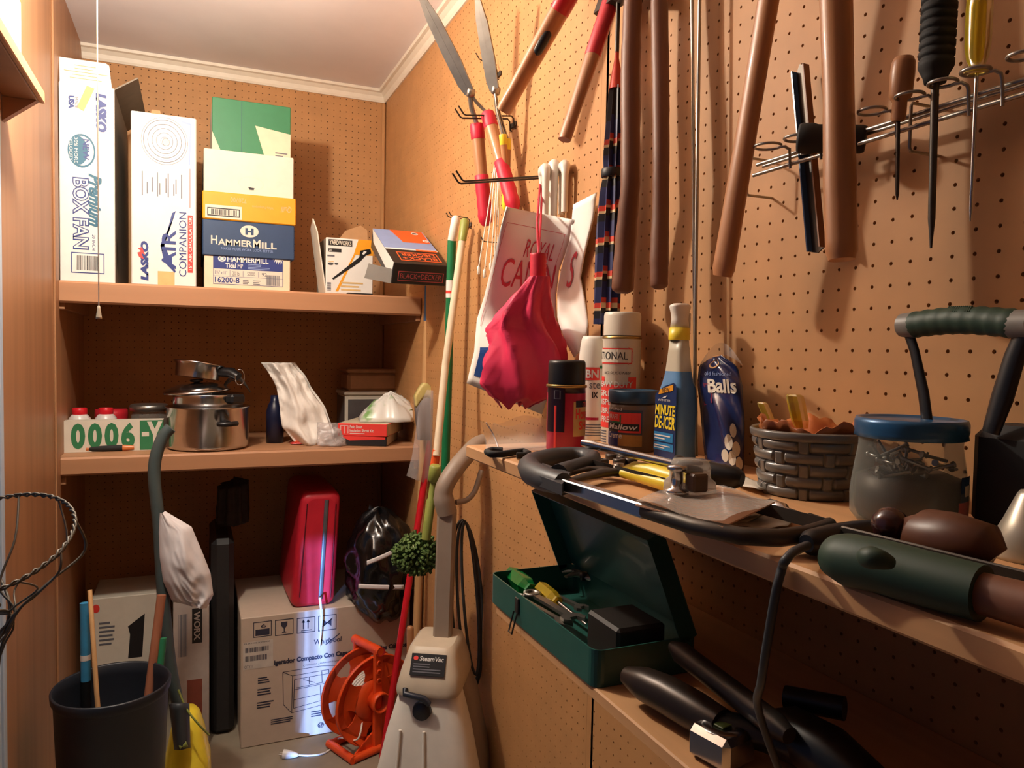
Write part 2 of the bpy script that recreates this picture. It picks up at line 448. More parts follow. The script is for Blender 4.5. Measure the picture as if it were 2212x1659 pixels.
# cove trim round the ceiling, corner bead, plain end of the left panelling
def cove(mb, A, B, inn):
    A, B, inn = Vector(A), Vector(B), Vector(inn)
    pr = [(0, 0), (.006, 0), (.010, .008), (.013, .022), (.024, .034), (.034, .037), (.036, .047), (0, .047)]
    vs = [A + inn*a + UZ*b for a, b in pr] + [B + inn*a + UZ*b for a, b in pr]
    n = len(pr); mb.add(vs, [(i, (i+1) % n, n+(i+1) % n, n+i) for i in range(n)] + [tuple(range(n))[::-1], tuple(range(n, 2*n))], m_trimw)
zt = ZC-.047
mb = MB(); cove(mb, (XL, YB, zt), (0, YB, zt), (0, -1, 0)); S('trim_1', mb)
mb = MB(); cove(mb, (0, YB, zt), (0, -1.45, zt), (-1, 0, 0)); S('trim_2', mb)
mb = MB(); mb.box((-.016, YB-.016, 0), (-.0005, YB-.0005, zt), m_peg, c=.006); S('trim_3', mb)
mb = MB(); mb.box((XL, YSF-.06, 0), (XL+.006, YSF+.01, 2.40), m_panel, c=.003); S('trim_4', mb)

# ---- built-in shelves
def shelf(name, z, th, label):
    top = MB(); top.box((XL+.001, YSF+.018, z-.02), (-.001, YB-.001, z), m_shelf)
    lip = MB(); lip.box((XL+.001, YSF, z-th), (-.001, YSF+.018, z), m_shelf, c=.006)
    cl = MB(); cl.box((XL+.0005, YSF+.02, z-.085), (XL+.018, YB-.002, z-.021), m_shelf, c=.002)
    cr = MB(); cr.box((-.018, YSF+.02, z-.085), (-.0005, YB-.002, z-.021), m_shelf, c=.002)
    T(name, label, 'shelf', parts=[('board', top), ('front_lip', lip), ('cleat', cl), ('cleat', cr)])
shelf('wall_shelf', ZSH, .066, 'tan upper built-in shelf on the back wall carrying the cartons')
shelf('wall_shelf', ZSM, .056, 'tan lower built-in shelf on the back wall under the carton shelf, carrying the pans')

# ---- ceiling lamp with its pull chain (bulb just above the picture)
hol = MB(); hol.lathe([(.0, ZC-.001), (.055, ZC-.001), (.055, ZC-.02), (.035, ZC-.05), (.024, ZC-.07), (.022, ZC-.16), (0, ZC-.16)], (BULB.x, BULB.y, 0), m_whitep)
m_bulb = bpy.data.materials.new('lit_bulb_glass'); m_bulb.use_nodes = True
_e = m_bulb.node_tree.nodes['Principled BSDF']; _e.inputs['Emission Color'].default_value = (1, .82, .55, 1); _e.inputs['Emission Strength'].default_value = 12
_nt = m_bulb.node_tree; _n = _nt.nodes.new('ShaderNodeTexNoise'); _nt.links.new(_n.outputs['Color'], _e.inputs['Base Color'])
_t = _nt.nodes.new('ShaderNodeBsdfTransparent'); _x = _nt.nodes.new('ShaderNodeMixShader'); _x.inputs[0].default_value = .25     # clear glass lets the filament's light through
_nt.links.new(_t.outputs[0], _x.inputs[1]); _nt.links.new(_e.outputs[0], _x.inputs[2]); _nt.links.new(_x.outputs[0], _nt.nodes['Material Output'].inputs['Surface'])
bl = MB(); bl.lathe([(.014, .09), (.016, .065), (.027, .04), (.0325, .012), (.03, -.015), (.018, -.032), (0, -.036)], BULB, m_bulb)
cb = onY(213.5, 672, .80)
chn = MB(); chn.tube([V(BULB.x-.02, BULB.y, ZC-.08), V(cb.x, .80, ZC-.12), cb], .0012, m_trimw, n=6)
pull = MB(); pull.lathe([(.0, .012), (.0025, .010), (.003, .004), (.0055, -.012), (.006, -.016), (0, -.016)], cb, m_cream, n=14)
T('ceiling_lamp', 'bare ceiling lamp whose long white pull cord hangs in front of the upper shelf', 'lamp',
  parts=[('lamp_holder', hol), ('bulb', bl), ('pull_cord', chn, {'sub': [('pull_knob', pull)]})])
# ---- shallow wall shelf top left, with bits on it, seen from below
br = MB()
a0 = onX(97, 225, XL+.075); z0 = a0.z; yy = a0.y; z0_side = z0+.0145
br.box((XL+.001, -.2, z0), (XL+.065, yy, z0+.014), m_shelf, c=.002); br.box((XL+.065, -.2, z0), (XL+.075, yy, z0+.026), m_board, c=.002)  # outer fascia in the paler board colour so it reads as lit
bk = MB(); bk.prism([(0, 0), (.062, .0), (0, .05)], V(XL+.001, yy-.004, z0-.001), UX, V(0, 0, -1), .02, m_shelf)
T('side_shelf', 'dark underside of a plank shelf high on the left wall', 'shelf', parts=[('board', br), ('bracket', bk)])
# ================================================================ upper shelf
def fbox(xl, xr, yt, Y, z0, depth, ym=None):
    """corner pair of a carton whose front face shows between xl and xr, top at yt, standing on z0 at distance Y"""
    ym = ym or (yt + 600)/2
    a, b = onY(xl, ym, Y), onY(xr, ym, Y)
    return (a.x, Y, z0), (b.x, Y+depth, onY((xl+xr)/2, yt, Y).z)
Z0 = ZSH + .0005
# --- tall fan carton with open flaps
lo, hi = fbox(128, 248, 183, 1.675, Z0, .50); fc = face_front(lo, hi); fr = face_right(lo, hi)
b = MB(); b.box(lo, hi, {'*': m_white, 'right': m_greycard, 'top': m_kraft}, c=.002)  # white carton's right face coloured grey for its shaded side
b.text(fc, 'LASKO', .66, .77, .86, .965, m_blueink, -90, .07, .15)
b.text(fc, 'USA', .17, .87, .28, .935, m_blueink, -90, .06)
b.text(fc, 'MADE', .29, .875, .34, .93, m_greyink, -90)
b.poly(fc, [(.32, .88), (.44, .865), (.64, .985), (.50, .995)], m_tanink, .0006)
b.ring(fc, .40, .665, .25, .085, .12, m_tealink); b.disc(fc, .34, .665, .17, .072, m_tealink, .0005)
b.text(fc, 'NEW', .42, .62, .54, .725, m_blueink, -90, .02, lift=.0009)
b.text(fc, '30% MORE', .27, .60, .33, .73, m_white, -90, lift=.0009); b.text(fc, 'VELOCITY', .18, .61, .24, .72, m_white, -90, lift=.0009)
b.text(fc, 'Premium', .52, .285, .76, .555, m_tealink, -90, .04, .4)
b.text(fc, 'BOX FAN', .23, .165, .53, .53, m_blueink, -90, .06); b.text(fc, 'BOX FAN', .25, .172, .51, .523, m_white, -90, -.002, lift=.001)
b.text(fc, '20 INCH', .58, .165, .64, .245, m_blueink, -90)
b.rect(fc, .20, .045, .80, .15, m_blueink); b.rect(fc, .215, .05, .785, .145, m_white, .0006)
b.bars(fc, .29, .06, .71, .135, m_blackink, 22, seed=3, lift=.0009)
b.disc(fr, .16, .16, .04, .085, m_blackink)
f1 = MB(); f1.prism([(.01, 0), (.99, 0), (.96, .93), (.90, 1), (.02, 1)], V(lo[0], lo[1]+.012, hi[2]-.004), V(hi[0]-lo[0], 0, 0)*.96, V(-.006, .028, .088), .004, m_white)
ff = (V(lo[0], lo[1]+.012, hi[2]-.004), V(hi[0]-lo[0], 0, 0)*.96, V(-.006, .028, .088))
for k, (u0, u1) in enumerate([(.2, .8), (.25, .72), (.1, .92), (.3, .65), (.3, .7)]): f1.rect(ff, u0, .28+.12*k, u1, .30+.12*k, m_tanink, .0008)
f2 = MB(); f2.prism([(0, 0), (1, 0), (1, 1), (0, 1)], V(hi[0], lo[1]+.01, hi[2]-.002), V(0, hi[1]-lo[1]-.02, 0), V(.065, 0, .045), .004, m_greycard)
T('fan_carton', 'tall white box fan carton with opened top flaps, leftmost on the upper shelf', 'box', parts=[('body', b), ('front_flap', f1), ('side_flap', f2)], group='cartons on the upper shelf')
# --- air circulator carton
lo, hi = fbox(283, 424, 247, 1.675, Z0, .42); fc = face_front(lo, hi)
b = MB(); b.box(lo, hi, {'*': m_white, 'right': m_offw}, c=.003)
m_fan = m_greyink
for k in range(9): b.ring(fc, .51, .845, .33-.033*k, .125-.0125*k, .035/(1-.085*k), m_bluelt if k % 2 else m_greyink, .0005)
b.ring(fc, .51, .845, .36, .138, .02, m_greyink); b.disc(fc, .53, .84, .06, .023, m_offw, .0009)
b.ring(fc, .53, .84, .06, .023, .12, m_greyink, .0011)
b.poly(fc, [(.78, .975), (.92, .965), (.90, .72), (.885, .72), (.90, .955), (.78, .965)], m_bluelt, .0005)
for k, u in enumerate([.16, .235, .31, .39, .425, .52, .555, .64, .675, .76]): b.rect(fc, u, .52+.012*(k % 3), u+.018, .66-.03*((k*2) % 3), m_greyink, .0005)
b.rect(fc, .895, .47, .905, .70, m_redink, .0005)
b.text(fc, 'LASKO', .14, .025, .26, .255, m_blueink, 90, .07, .15)
b.poly(fc, [(.12, .16), (.19, .15), (.15, .185), (.21, .175), (.16, .22), (.10, .21), (.15, .195), (.09, .185)], m_redink, .0009)
b.text(fc, 'AIR', .46, .10, .68, .33, m_blueink, 90, .015)
b.poly(fc, [(.66, .08), (.68, .085), (.47, .27), (.44, .235), (.50, .14)], m_blueink, .0005); b.poly(fc, [(.44, .235), (.47, .20), (.62, .43), (.68, .445), (.66, .42)], m_blueink, .0005)
b.text(fc, 'COMPANION', .73, .06, .845, .44, m_blueink, 90)
b.rect(fc, .865, .085, .945, .425, m_redink); b.text(fc, '15" AIR CIRCULATOR', .88, .10, .93, .415, m_white, 90, .01)
b.rect(fc, .40, .0, .66, .085, m_tanink, .0003)
tb = MB(); tb.prism([(0, 0), (1, 0), (.9, 1), (.1, 1)], V(lo[0]+.055, lo[1]+.004, hi[2]-.012), V(.03, 0, 0), V(0, -.004, .022), .003, m_kraft)
T('air_circulator_carton', 'white carton with round fan drawing and blue lettering, second on the upper shelf', 'box', parts=[('body', b), ('torn_tab', tb)], group='cartons on the upper shelf')
# --- stack: paper case, upturned paper case, green box
lo, hi = fbox(441, 627, 540, 1.70, Z0, .43); fc = face_front(lo, hi)
_hi = (hi[0], hi[1], onY(530, 482, 1.70).z); b = MB(); b.box(lo, _hi, m_cream, c=.002); hi = _hi
b.rect(fc, .10, .12, .91, .98, m_offw, .0003)
b.rect(fc, .10, .50, .91, .98, m_blueink, .0005)
b.ring(fc, .20, .75, .045, .08, .35, m_white, .0009); b.rect(fc, .18, .71, .22, .79, m_white, .0009)
b.text(fc, 'HAMMERMILL', .26, .68, .74, .82, m_white, 0, .02); b.text(fc, 'Tidal', .24, .53, .36, .65, m_white, 0, .03); b.text(fc, 'MP', .38, .53, .44, .64, m_white)
b.lines(fc, .50, .52, .76, .66, m_bluelt, 4, seed=2)
st = []
for k in range(24):
    a = math.pi + math.pi*k/23; r = .12 if k % 2 else .085
    st.append((.86+r*.75*math.cos(a), .985+r*2.6*math.sin(a)))
b.poly(fc, st, m_white, .0008); b.poly(fc, [(.80, .985), (.92, .985), (.90, .83), (.82, .83)], m_tealink, .001)
b.text(fc, '8½" x 11"', .12, .36, .26, .45, m_blueink); b.text(fc, '20 lb', .32, .35, .40, .45, m_greyink); b.text(fc, '5000', .49, .36, .58, .45, m_greyink); b.text(fc, '92', .66, .36, .72, .45, m_greyink)
for u in (.29, .44, .62): b.rect(fc, u, .33, u+.004, .47, m_blueink)
b.rect(fc, .10, .315, .91, .322, m_blueink)
b.text(fc, '16200-8', .12, .16, .40, .30, m_blueink, 0, .02); b.bars(fc, .71, .14, .88, .40, m_greyink, 16, seed=5)
b.lines(fc, .44, .14, .53, .26, m_greyink, 3, seed=3); b.lines(fc, .56, .14, .68, .26, m_greyink, 3, seed=4)
for p in [(.10, .12, .91, .13), (.10, .12, .104, .98), (.906, .12, .91, .98)]: b.rect(fc, *p, m_blueink, .0006)
l2, h2 = fbox(437, 636, 480, 1.694, hi[2], .442); h2 = (h2[0], h2[1], hi[2]+.003)
l2 = (l2[0], l2[1], onY(530, 556, 1.694).z)
ld = MB(); ld.box(l2, h2, m_navy, c=.003); f2 = face_front(l2, h2)
ztop1 = h2[2]
ld.disc(f2, .50, .74, .10, .17, m_offw, .0005); ld.text(f2, 'H', .455, .64, .545, .83, m_navy, 0, .06, lift=.0009)
ld.text(f2, 'H', .09, .32, .155, .56, m_offw, 0, .02); ld.text(f2, 'AMMER', .165, .30, .53, .48, m_offw, 0, .02); ld.text(f2, 'M', .54, .28, .62, .52, m_offw, 0, .02); ld.text(f2, 'ILL', .635, .28, .80, .46, m_offw, 0, .02)
ld.text(f2, 'MAKES YOUR WORK LOOK BETTER', .20, .18, .76, .25, m_bluelt)
T('paper_case', 'navy lidded white paper case at the bottom of the carton stack', 'box', parts=[('case', b), ('lid', ld, {'label': 'navy blue lid with white oval logo'})], group='cartons on the upper shelf')
zb_ = ztop1+.0005
l2, h2 = fbox(437, 639, 415, 1.692, zb_, .445); h2 = (h2[0], h2[1], onY(538, 420, 1.692).z)
ld = MB(); ld.box(l2, h2, m_yelink, c=.003); f2 = face_front(l2, h2)
ld.rect(f2, .03, .05, .41, .52, m_offw); ld.rect(f2, .05, .12, .39, .42, m_blackink, .0006); ld.rect(f2, .06, .16, .38, .38, m_offw, .0008); ld.bars(f2, .09, .17, .36, .37, m_blackink, 20, seed=8, lift=.001)
ld.text(f2, 'Quill', .83, .45, .95, .70, m_tanink, 180, .02, .3); ld.text(f2, '720700', .29, .66, .46, .84, m_tanink, 180, .01); ld.text(f2, 'White Multipurpose', .52, .52, .75, .64, m_tanink, 180)
lo, hi = fbox(440, 634, 330, 1.70, l2[2]+.004, .43); fc = face_front(lo, hi)
b = MB(); b.box(lo, hi, m_offw, c=.003)
b.poly(fc, [(.48, .50), (.50, .46), (.545, .46), (.555, .49)], m_blackink); b.ring(fc, .515, .55, .14, .10, .03, m_cream, .0004)
T('paper_case', 'upturned white paper case sitting in a yellow lid, in the middle of the carton stack', 'box', parts=[('case', b), ('lid', ld, {'label': 'yellow lid with barcode label'})], group='cartons on the upper shelf')
ztop = hi[2]+.0005
lo, hi = fbox(458, 627, 220, 1.80, ztop, .32); fc = face_front(lo, hi)
b = MB(); b.box(lo, hi, {'*': m_greenink, 'left': m_offw}, c=.002)
b.poly(fc, [(.0, .0), (.14, 0), (.0, .42)], m_cream); b.poly(fc, [(.68, 0), (1, 0), (1, .52), (.54, .60)], m_cream)
b.rect(fc, .365, 0, .371, 1, m_navy); b.lines(fc, .80, .1, .97, .2, m_greyink, 2)
T('green_carton', 'green and cream carton on top of the carton stack', 'box', mb=b, group='cartons on the upper shelf')
# --- blower carton with open flaps
lo, hi = fbox(704, 806, 516, 1.665, Z0, .20); fc = face_front(lo, hi)
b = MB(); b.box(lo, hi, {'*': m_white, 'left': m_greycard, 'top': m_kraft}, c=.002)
b.rect(fc, .05, .86, .55, .97, m_blackink, .0005); b.text(fc, 'YARDWORKS', .07, .875, .53, .955, m_offw, 0, .02)
b.poly(fc, [(.68, 1), (1, 1), (1, .72), (.58, .72)], m_yelink, .0005); b.poly(fc, [(.58, .72), (.62, .72), (.26, .04), (.20, .04)], m_yelink, .0005)
b.rect(fc, .05, .745, .32, .81, m_blackink, .0006); b.text(fc, '20', .06, .755, .12, .80, m_white); b.rect(fc, .03, .66, .18, .69, m_greyink); b.rect(fc, .05, .565, .16, .58, m_tanink)
b.disc(fc, .10, .53, .06, .025, m_dgrey); b.disc(fc, .22, .535, .04, .02, m_dgrey)
b.poly(fc, [(.13, .27), (.16, .25), (.60, .52), (.72, .60), (.84, .72), (.96, .76), (.94, .84), (.86, .83), (.72, .80), (.70, .68), (.56, .58), (.34, .42)], m_black, .0008); b.poly(fc, [(.76, .74), (.80, .73), (.86, .79), (.80, .80)], m_white, .001)
b.lines(fc, .32, .05, .96, .24, m_tanink, 3, seed=4); b.poly(fc, [(.42, 0), (1, 0), (1, .03), (.46, .03)], m_blackink, .0005); b.bars(fc, .03, .05, .11, .2, m_greyink, 8, vert=False)
fl = MB(); fl.prism([(0, 0), (1, 0), (.9, .8), (.5, 1), (0, .9)], V(lo[0]-.001, lo[1]+.14, hi[2]-.19), V(0, -.14, 0), V(-.035, 0, .26), .004, m_offw)
fl2 = MB(); fl2.prism([(0, 0), (1, 0), (.95, .8), (.75, 1), (.3, .7)], V(lo[0]+.06, hi[1]-.005, hi[2]), V(.125, 0, 0), V(.01, .03, .085), .004, m_kraft)
T('blower_carton', 'white and yellow carton picturing a black leaf blower, flaps standing open, upper shelf', 'box', parts=[('body', b), ('side_flap', fl), ('back_flap', fl2)], group='cartons on the upper shelf')
# --- tipped power tool carton overhanging the shelf beside the right wall
A = onX(906, 502, -.030); Bq = onX(962, 574, -.030)
dv = A-Bq; lp_ = dv.length; tilt = math.atan2(dv.z, dv.y)
Mx = frame(V(Bq.x-.162, Bq.y, Bq.z), rz=0, rx=tilt)
b = MB(); lo, hi = (0, 0, -.068), (.172, lp_, 0)
b.box(lo, hi, m_black, c=.002, M=Mx)
ft = face_top(lo, hi, Mx); f3 = face_front(lo, hi, Mx); fl_ = face_left(lo, hi, Mx)
b.rect(ft, .0, .40, 1, 1, m_bluelt, .0005); b.poly(ft, [(.33, 1), (.98, 1), (.98, .62), (.44, .62)], m_orgink, .0009); b.rect(ft, .0, .38, 1, .42, m_white, .0009); b.rect(ft, .58, .36, .98, .41, m_orgink, .0011)
b.disc(ft, .80, .92, .07, .04, m_white, .0012); b.disc(ft, .80, .92, .05, .02, m_blackink, .0014); b.disc(ft, .92, .70, .06, .04, m_white, .0012); b.text(ft, '18', .89, .68, .95, .72, m_orgink, 180, lift=.0016)
b.rect(ft, .16, .07, .92, .31, m_orgink, .0009); b.rect(ft, .18, .085, .90, .295, m_blackink, .0011)
b.text(ft, 'BLACK+', .22, .10, .86, .18, m_orgink, 180, .01, lift=.0013); b.text(ft, 'DECKER', .22, .20, .86, .28, m_orgink, 180, .01, lift=.0013)
m_pinkish = M_('dim_red_print', (170, 70, 72), .5)
b.rect(f3, .10, .16, .94, .62, m_pinkish, .0005); b.rect(f3, .115, .19, .925, .59, m_blackink, .0007); b.text(f3, 'BLACK+DECKER', .14, .28, .90, .52, m_pinkish, 0, lift=.0009)
b.poly(fl_, [(1, 1), (.0, 1), (.1, .45), (.95, .20)], m_white, .0006)
fp = MB(); fp.prism([(0, 0), (1, .02), (.98, 1), (.06, .92)], Mx @ V(-.002, .002, -.068), Mx.to_3x3() @ V(-.075, .03, 0), Mx.to_3x3() @ V(.01, .012, .045), .003, m_grey)
T('power_tool_carton', 'tipped black, white and orange power tool carton at the right end of the upper shelf', 'box', parts=[('body', b), ('side_flap', fp)], group='cartons on the upper shelf')

# ================================================================ lower shelf of the back wall
Z1 = ZSM + .0005
a, c = onZ(137, 962, Z1), onZ(372, 955, Z1)
yb0 = 1.752
a = onY(137, 930, yb0); c = onY(353, 930, yb0); zt_ = onY(240, 908, yb0).z
lo, hi = (a.x, yb0, Z1), (c.x, yb0+.045, zt_)
b = MB(); t = .004
b.box(lo, (hi[0], lo[1]+t, hi[2]), m_offw); b.box((lo[0], hi[1]-t, lo[2]), hi, m_offw); b.box((lo[0], lo[1]+t, lo[2]), (lo[0]+t, hi[1]-t, hi[2]), m_offw); b.box((hi[0]-t, lo[1]+t, lo[2]), (hi[0], hi[1]-t, hi[2]), m_offw); b.box((lo[0]+t, lo[1]+t, lo[2]), (hi[0]-t, hi[1]-t, lo[2]+t), m_offw)
fc = face_front(lo, hi)
for k in range(4): b.text(fc, '0006'[k], .07+.165*k, .10, .07+.165*k+.14, .92, m_greenink, 0, .05)
b.rect(fc, .755, .02, 1, .98, m_greenink); b.rect(fc, .775, .46, .85, .60, m_offw, .0009); b.text(fc, 'Y', .83, .06, .99, .94, m_offw, 0, .04, lift=.0009)
T('number_box', 'narrow open white box with large green digits at the left end of the lower shelf', 'box', mb=b)
m_milk = M_('translucent_milky_plastic', (212, 205, 200), .3)
def capped(px, Y, ztop, r, label, h=.14):
    p = onY(px, 890, Y); bd = MB(); bd.lathe([(0, 0), (r, 0), (r, h*.62), (r*.92, h*.74), (r*.62, h*.84), (r*.55, h*.86), (0, h*.86)], (p.x, Y, Z1+.006), m_milk, n=20)
    cp = MB(); cp.lathe([(r*.62, h*.82), (r*.64, h*.84), (r*.64, h*.985), (r*.58, h), (0, h)], (p.x, Y, Z1+.006), m_redplast, n=20)
    T('capped_bottle', label, 'bottle', parts=[('body', bd), ('cap', cp, {'label': 'red screw cap'})], group='red capped bottles behind the number box')
capped(172, 1.84, 0, .034, 'milky bottle with red cap behind the number box, nearest its left end', .128)
capped(229, 1.85, 0, .034, 'milky bottle with red cap behind the number box, to the right of the other one', .127)
p = onY(255, 890, 1.92); b = MB(); b.lathe([(0, 0), (.05, 0), (.052, .10), (.05, .118), (0, .118)], (p.x-.025, 1.98, Z1), m_red, n=24)
T('red_tub', 'dim red round tub behind the number box', 'tub', mb=b)
p = onY(322, 890, 1.93); jr = MB(); jr.lathe([(0, 0), (.052, 0), (.056, .02), (.056, .10), (.045, .118)], (p.x, 1.93, Z1), m_glass, n=28)
jl = MB(); jl.lathe([(.047, .112), (.060, .116), (.062, .132), (.056, .138), (0, .137)], (p.x, 1.93, Z1), m_steel, n=28)
T('glass_jar', 'glass jar with grey metal lid between the number box and the pans', 'jar', parts=[('jar', jr), ('lid', jl)])
# flat tool in front of the number box
a, c = onZ(124, 972, Z1+.008), onZ(330, 965, Z1+.011)
d = (c-a)
g = MB(); g.tube([a+d*t for t in (.32, .36, .64, .68)], [.008, .011, .011, .010], m_rubber, n=12); g.tube([a+d*t for t in (.12, .14, .28, .30)], [.006, .008, .008, .007], m_black, n=12)
m_copper = M_('orange_trim', (206, 120, 66), .35)
k = MB(); k.tube([a+d*.295, a+d*.325], .0095, m_copper, n=12); k2 = MB(); k2.tube([a+d*.675, a+d*.70, a+d*.80], [.010, .011, .006], m_copper, n=12); k3 = MB(); k3.tube([a, a+d*.125], .0035, m_copper, n=8)
T('soldering_iron', 'black and copper stick shaped tool lying before the number box', 'tool', parts=[('grip', g), ('copper_band', k), ('end_cap', k2), ('copper_tip', k3)])
# --- pans
pc = onZ(447, 975, Z1); px0, px1 = onY(356, 900, pc.y+.10), onY(541, 900, pc.y+.10); rp = (px1.x-px0.x)/2*.985; pcx = (px0.x+px1.x)/2; pcy = pc.y+.02+rp*.9
pcy = YSF+.012+rp
px0, px1 = onY(356, 900, pcy), onY(541, 900, pcy); rp = (px1.x-px0.x)/2*.97; pcx = (px0.x+px1.x)/2; pcy = YSF+.012+rp
hp = onY(447, 884, pcy-rp).z - Z1
b = MB(); b.lathe([(0, .0), (rp*.9, .0), (rp*.97, .006), (rp*.985, .015), (rp, hp-.004), (rp*1.035, hp), (rp*1.03, hp+.002), (rp*.975, hp-.001), (rp*.96, .006), (0, .006)], (pcx, pcy, Z1), m_chrome, n=48)
def pan_handle(cx, cy, r, z, ang, L=.05, mat=m_black):
    d = V(math.cos(ang), math.sin(ang), 0); q = V(cx, cy, z); n = V(-d.y, d.x, 0)
    h = MB(); h.tube([q+d*(r-.002), q+d*(r+.012), q+d*(r+.02)], [.017, .015, .012], mat, n=10, flat=.8)
    h.tube([q+d*(r+.015)-n*.03, q+d*(r+.03)-n*.024, q+d*(r+.036), q+d*(r+.03)+n*.024, q+d*(r+.015)+n*.03], .008, mat, n=10)
    return h
ha = pan_handle(pcx, pcy, rp, Z1+hp*.66, math.radians(-68))
T('stock_pot', 'large steel pot on the lower shelf holding the smaller pans and lids', 'pot', parts=[('body', b), ('side_handle', ha)], group='pans on the lower shelf')
r2 = rp*.86; z2 = Z1+.012; h2 = hp+.030
b = MB(); b.lathe([(0, 0), (r2*.9, 0), (r2*.97, .01), (r2*.985, h2-.01), (r2*1.02, h2), (r2*1.0, h2+.002), (r2*.96, h2-.004), (r2*.94, .01), (0, .01)], (pcx, pcy, z2), m_chrome, n=44)
ha = MB(); q = V(pcx+.075, pcy-r2*.80, z2+h2-.012); ha.box((-.026, -.03, -.016), (.026, .01, .016), m_black, c=.007, M=frame(q, rz=math.radians(30)))
T('saucepan', 'smaller steel saucepan nested in the big pot', 'pan', parts=[('body', b), ('side_handle', ha)], group='pans on the lower shelf')
def lid(c, r, tx, ty, label, knob=False):
    Mm = frame(c, rx=tx, ry=ty); b = MB(); b.lathe([(0, .026), (r*.5, .022), (r*.85, .010), (r*.97, .004), (r, .0), (r, -.004), (r*.95, -.002), (0, .018)], (0, 0, 0), m_chrome, n=40, M=Mm)
    k = MB(); k.lathe([(0, .022), (.010, .022), (.009, .027), (.020, .030), (.021, .036), (0, .038)], (0, 0, 0), m_black, n=20, M=Mm)
    T('pan_lid', label, 'lid', parts=[('disc', b), ('knob', k)], group='pans on the lower shelf')
zt2 = z2+h2
lid(V(pcx-.035, pcy, zt2+.012), .105, math.radians(2), math.radians(-4), 'lower steel pan lid lying across the nested saucepan')
# upside-down small pan on top with black handle and hanging ring
Mm = frame(V(pcx-.035, pcy+.01, zt2+.053), rx=math.radians(-4), ry=math.radians(8))
b = MB(); b.lathe([(.070, .0), (.073, .040), (.080, .046), (.082, .050), (.076, .052), (.070, .044), (.064, .004), (0, .002), (0, 0), (.07, 0)], (0, 0, 0), m_chrome, n=40, M=Mm)
ha = MB(); ha.tube([Mm @ V(.070, -.02, .03), Mm @ V(.10, -.045, .032), Mm @ V(.125, -.06, .02)], [.020, .021, .017], m_black, n=12, flat=.8)
rg = MB(); c0 = Mm @ V(.128, -.085, .018)
rg.tube([c0+V(.018*math.sin(a)*.8, -.004*math.cos(a), .026*math.cos(a)) for a in [math.radians(q) for q in range(-20, 300, 20)]], .0016, m_chrome, n=6)
T('small_pan', 'small shallow steel pan with thick black handle, topmost of the pan stack', 'pan', parts=[('body', b), ('handle', ha, {'sub': [('hanging_ring', rg)]})], group='pans on the lower shelf')
b = MB(); c0 = V(pcx+.055, pcy+.02, zt2+.002)
for k in range(5):
    b.tube([c0+V(-.02, 0, .0)+V(.10*t, .008*(k-2)*math.sin(t*3.1), .045*math.sin(t*3.1)*(1+.1*k)) for t in [i/10 for i in range(11)]], .0015, m_dsteel, n=5)
T('wire_whisk', 'dull wire whisk lying behind the black pan handle', 'whisk', mb=b)
# --- paper bag with bottle, packet
def crumple(p, s=40, a=.004, sd=0):
    return math.sin(p[0]*s+sd)*math.sin(p[1]*s*1.3+sd*2)*a + math.sin(p[0]*s*2.3+p[1]*s*1.7+sd)*a*.6
def bagfront(u, v):
    # v up; leans back-left towards the top
    xl = [645, 612, 606, 600, 585, 566]; xr = [722, 716, 700, 672, 655, 634]; yy = [962, 925, 880, 840, 810, 784]
    i = min(4, int(v*5)); t = v*5-i
    x = (xl[i]*(1-t)+xl[i+1]*t)*(1-u)+(xr[i]*(1-t)+xr[i+1]*t)*u; y = yy[i]*(1-t)+yy[i+1]*t
    p = onY(x, y, 1.74+.06*v)
    p.y += .035*abs(u-.5)*2 - .022*math.exp(-((u-.3)/.12)**2)*(.4+.6*v) - .030*crnz(u, v, 4, 1) - .014*abs(crnz(u, v, 9, 2))
    return p
b = MB(); b.sheet(bagfront, 30, 36, m_cloth, th=.003)
b.sheet(lambda u, v: bagfront(1-u, v) + V(.012+.0*v, .075*(math.sin(math.pi*u)*.7+.5)*(1-.35*v), .0), 14, 18, m_cloth, th=.002)
T('paper_bag', 'crumpled white paper bag leaning on the lower shelf beside the pans', 'bag', mb=b)
p = onY(602, 930, 1.83); b = MB(); b.lathe([(0, 0), (.030, 0), (.031, .11), (.024, .135), (.016, .15), (.015, .17), (0, .17)], (p.x-.01, 1.86, Z1), M_('deep_blue_plastic', (22, 28, 56), .35), n=22)
T('blue_bottle', 'dark blue bottle half hidden behind the white paper bag', 'bottle', mb=b)
def pk(u, v):
    A, B = onZ(628, 958, Z1+.003), onZ(700, 958, Z1+.003)
    p = A+(B-A)*u; e = math.sin(math.pi*u)*math.sin(math.pi*v)
    return p + V(0, .05*v-.01, .018*e + .003*math.sin(u*40)*e)
b = MB(); b.sheet(pk, 16, 8, M_('red_snack_wrapper', (226, 80, 74), .3), th=.001)
b.sheet(lambda u, v: pk(.12+.76*u, .15+.5*v)+V(0, -.001, .0015), 10, 5, m_orgink, th=.0004)
T('snack_packet', 'small red foil packet lying on the shelf before the paper bag', 'packet', mb=b)
def wrapf(u, v):
    p = onY(685+65*u, 962-50*v, 1.70+.05*v); p.z = max(p.z, Z1+.002); p.y -= .02*math.sin(math.pi*u); p.y += crumple((u*.1, v*.1), 90, .006, 2); return p
b = MB(); b.sheet(wrapf, 12, 10, m_smoke, th=.001); T('plastic_wrap', 'crinkled clear plastic wrap between paper bag and red box', 'wrap', mb=b)
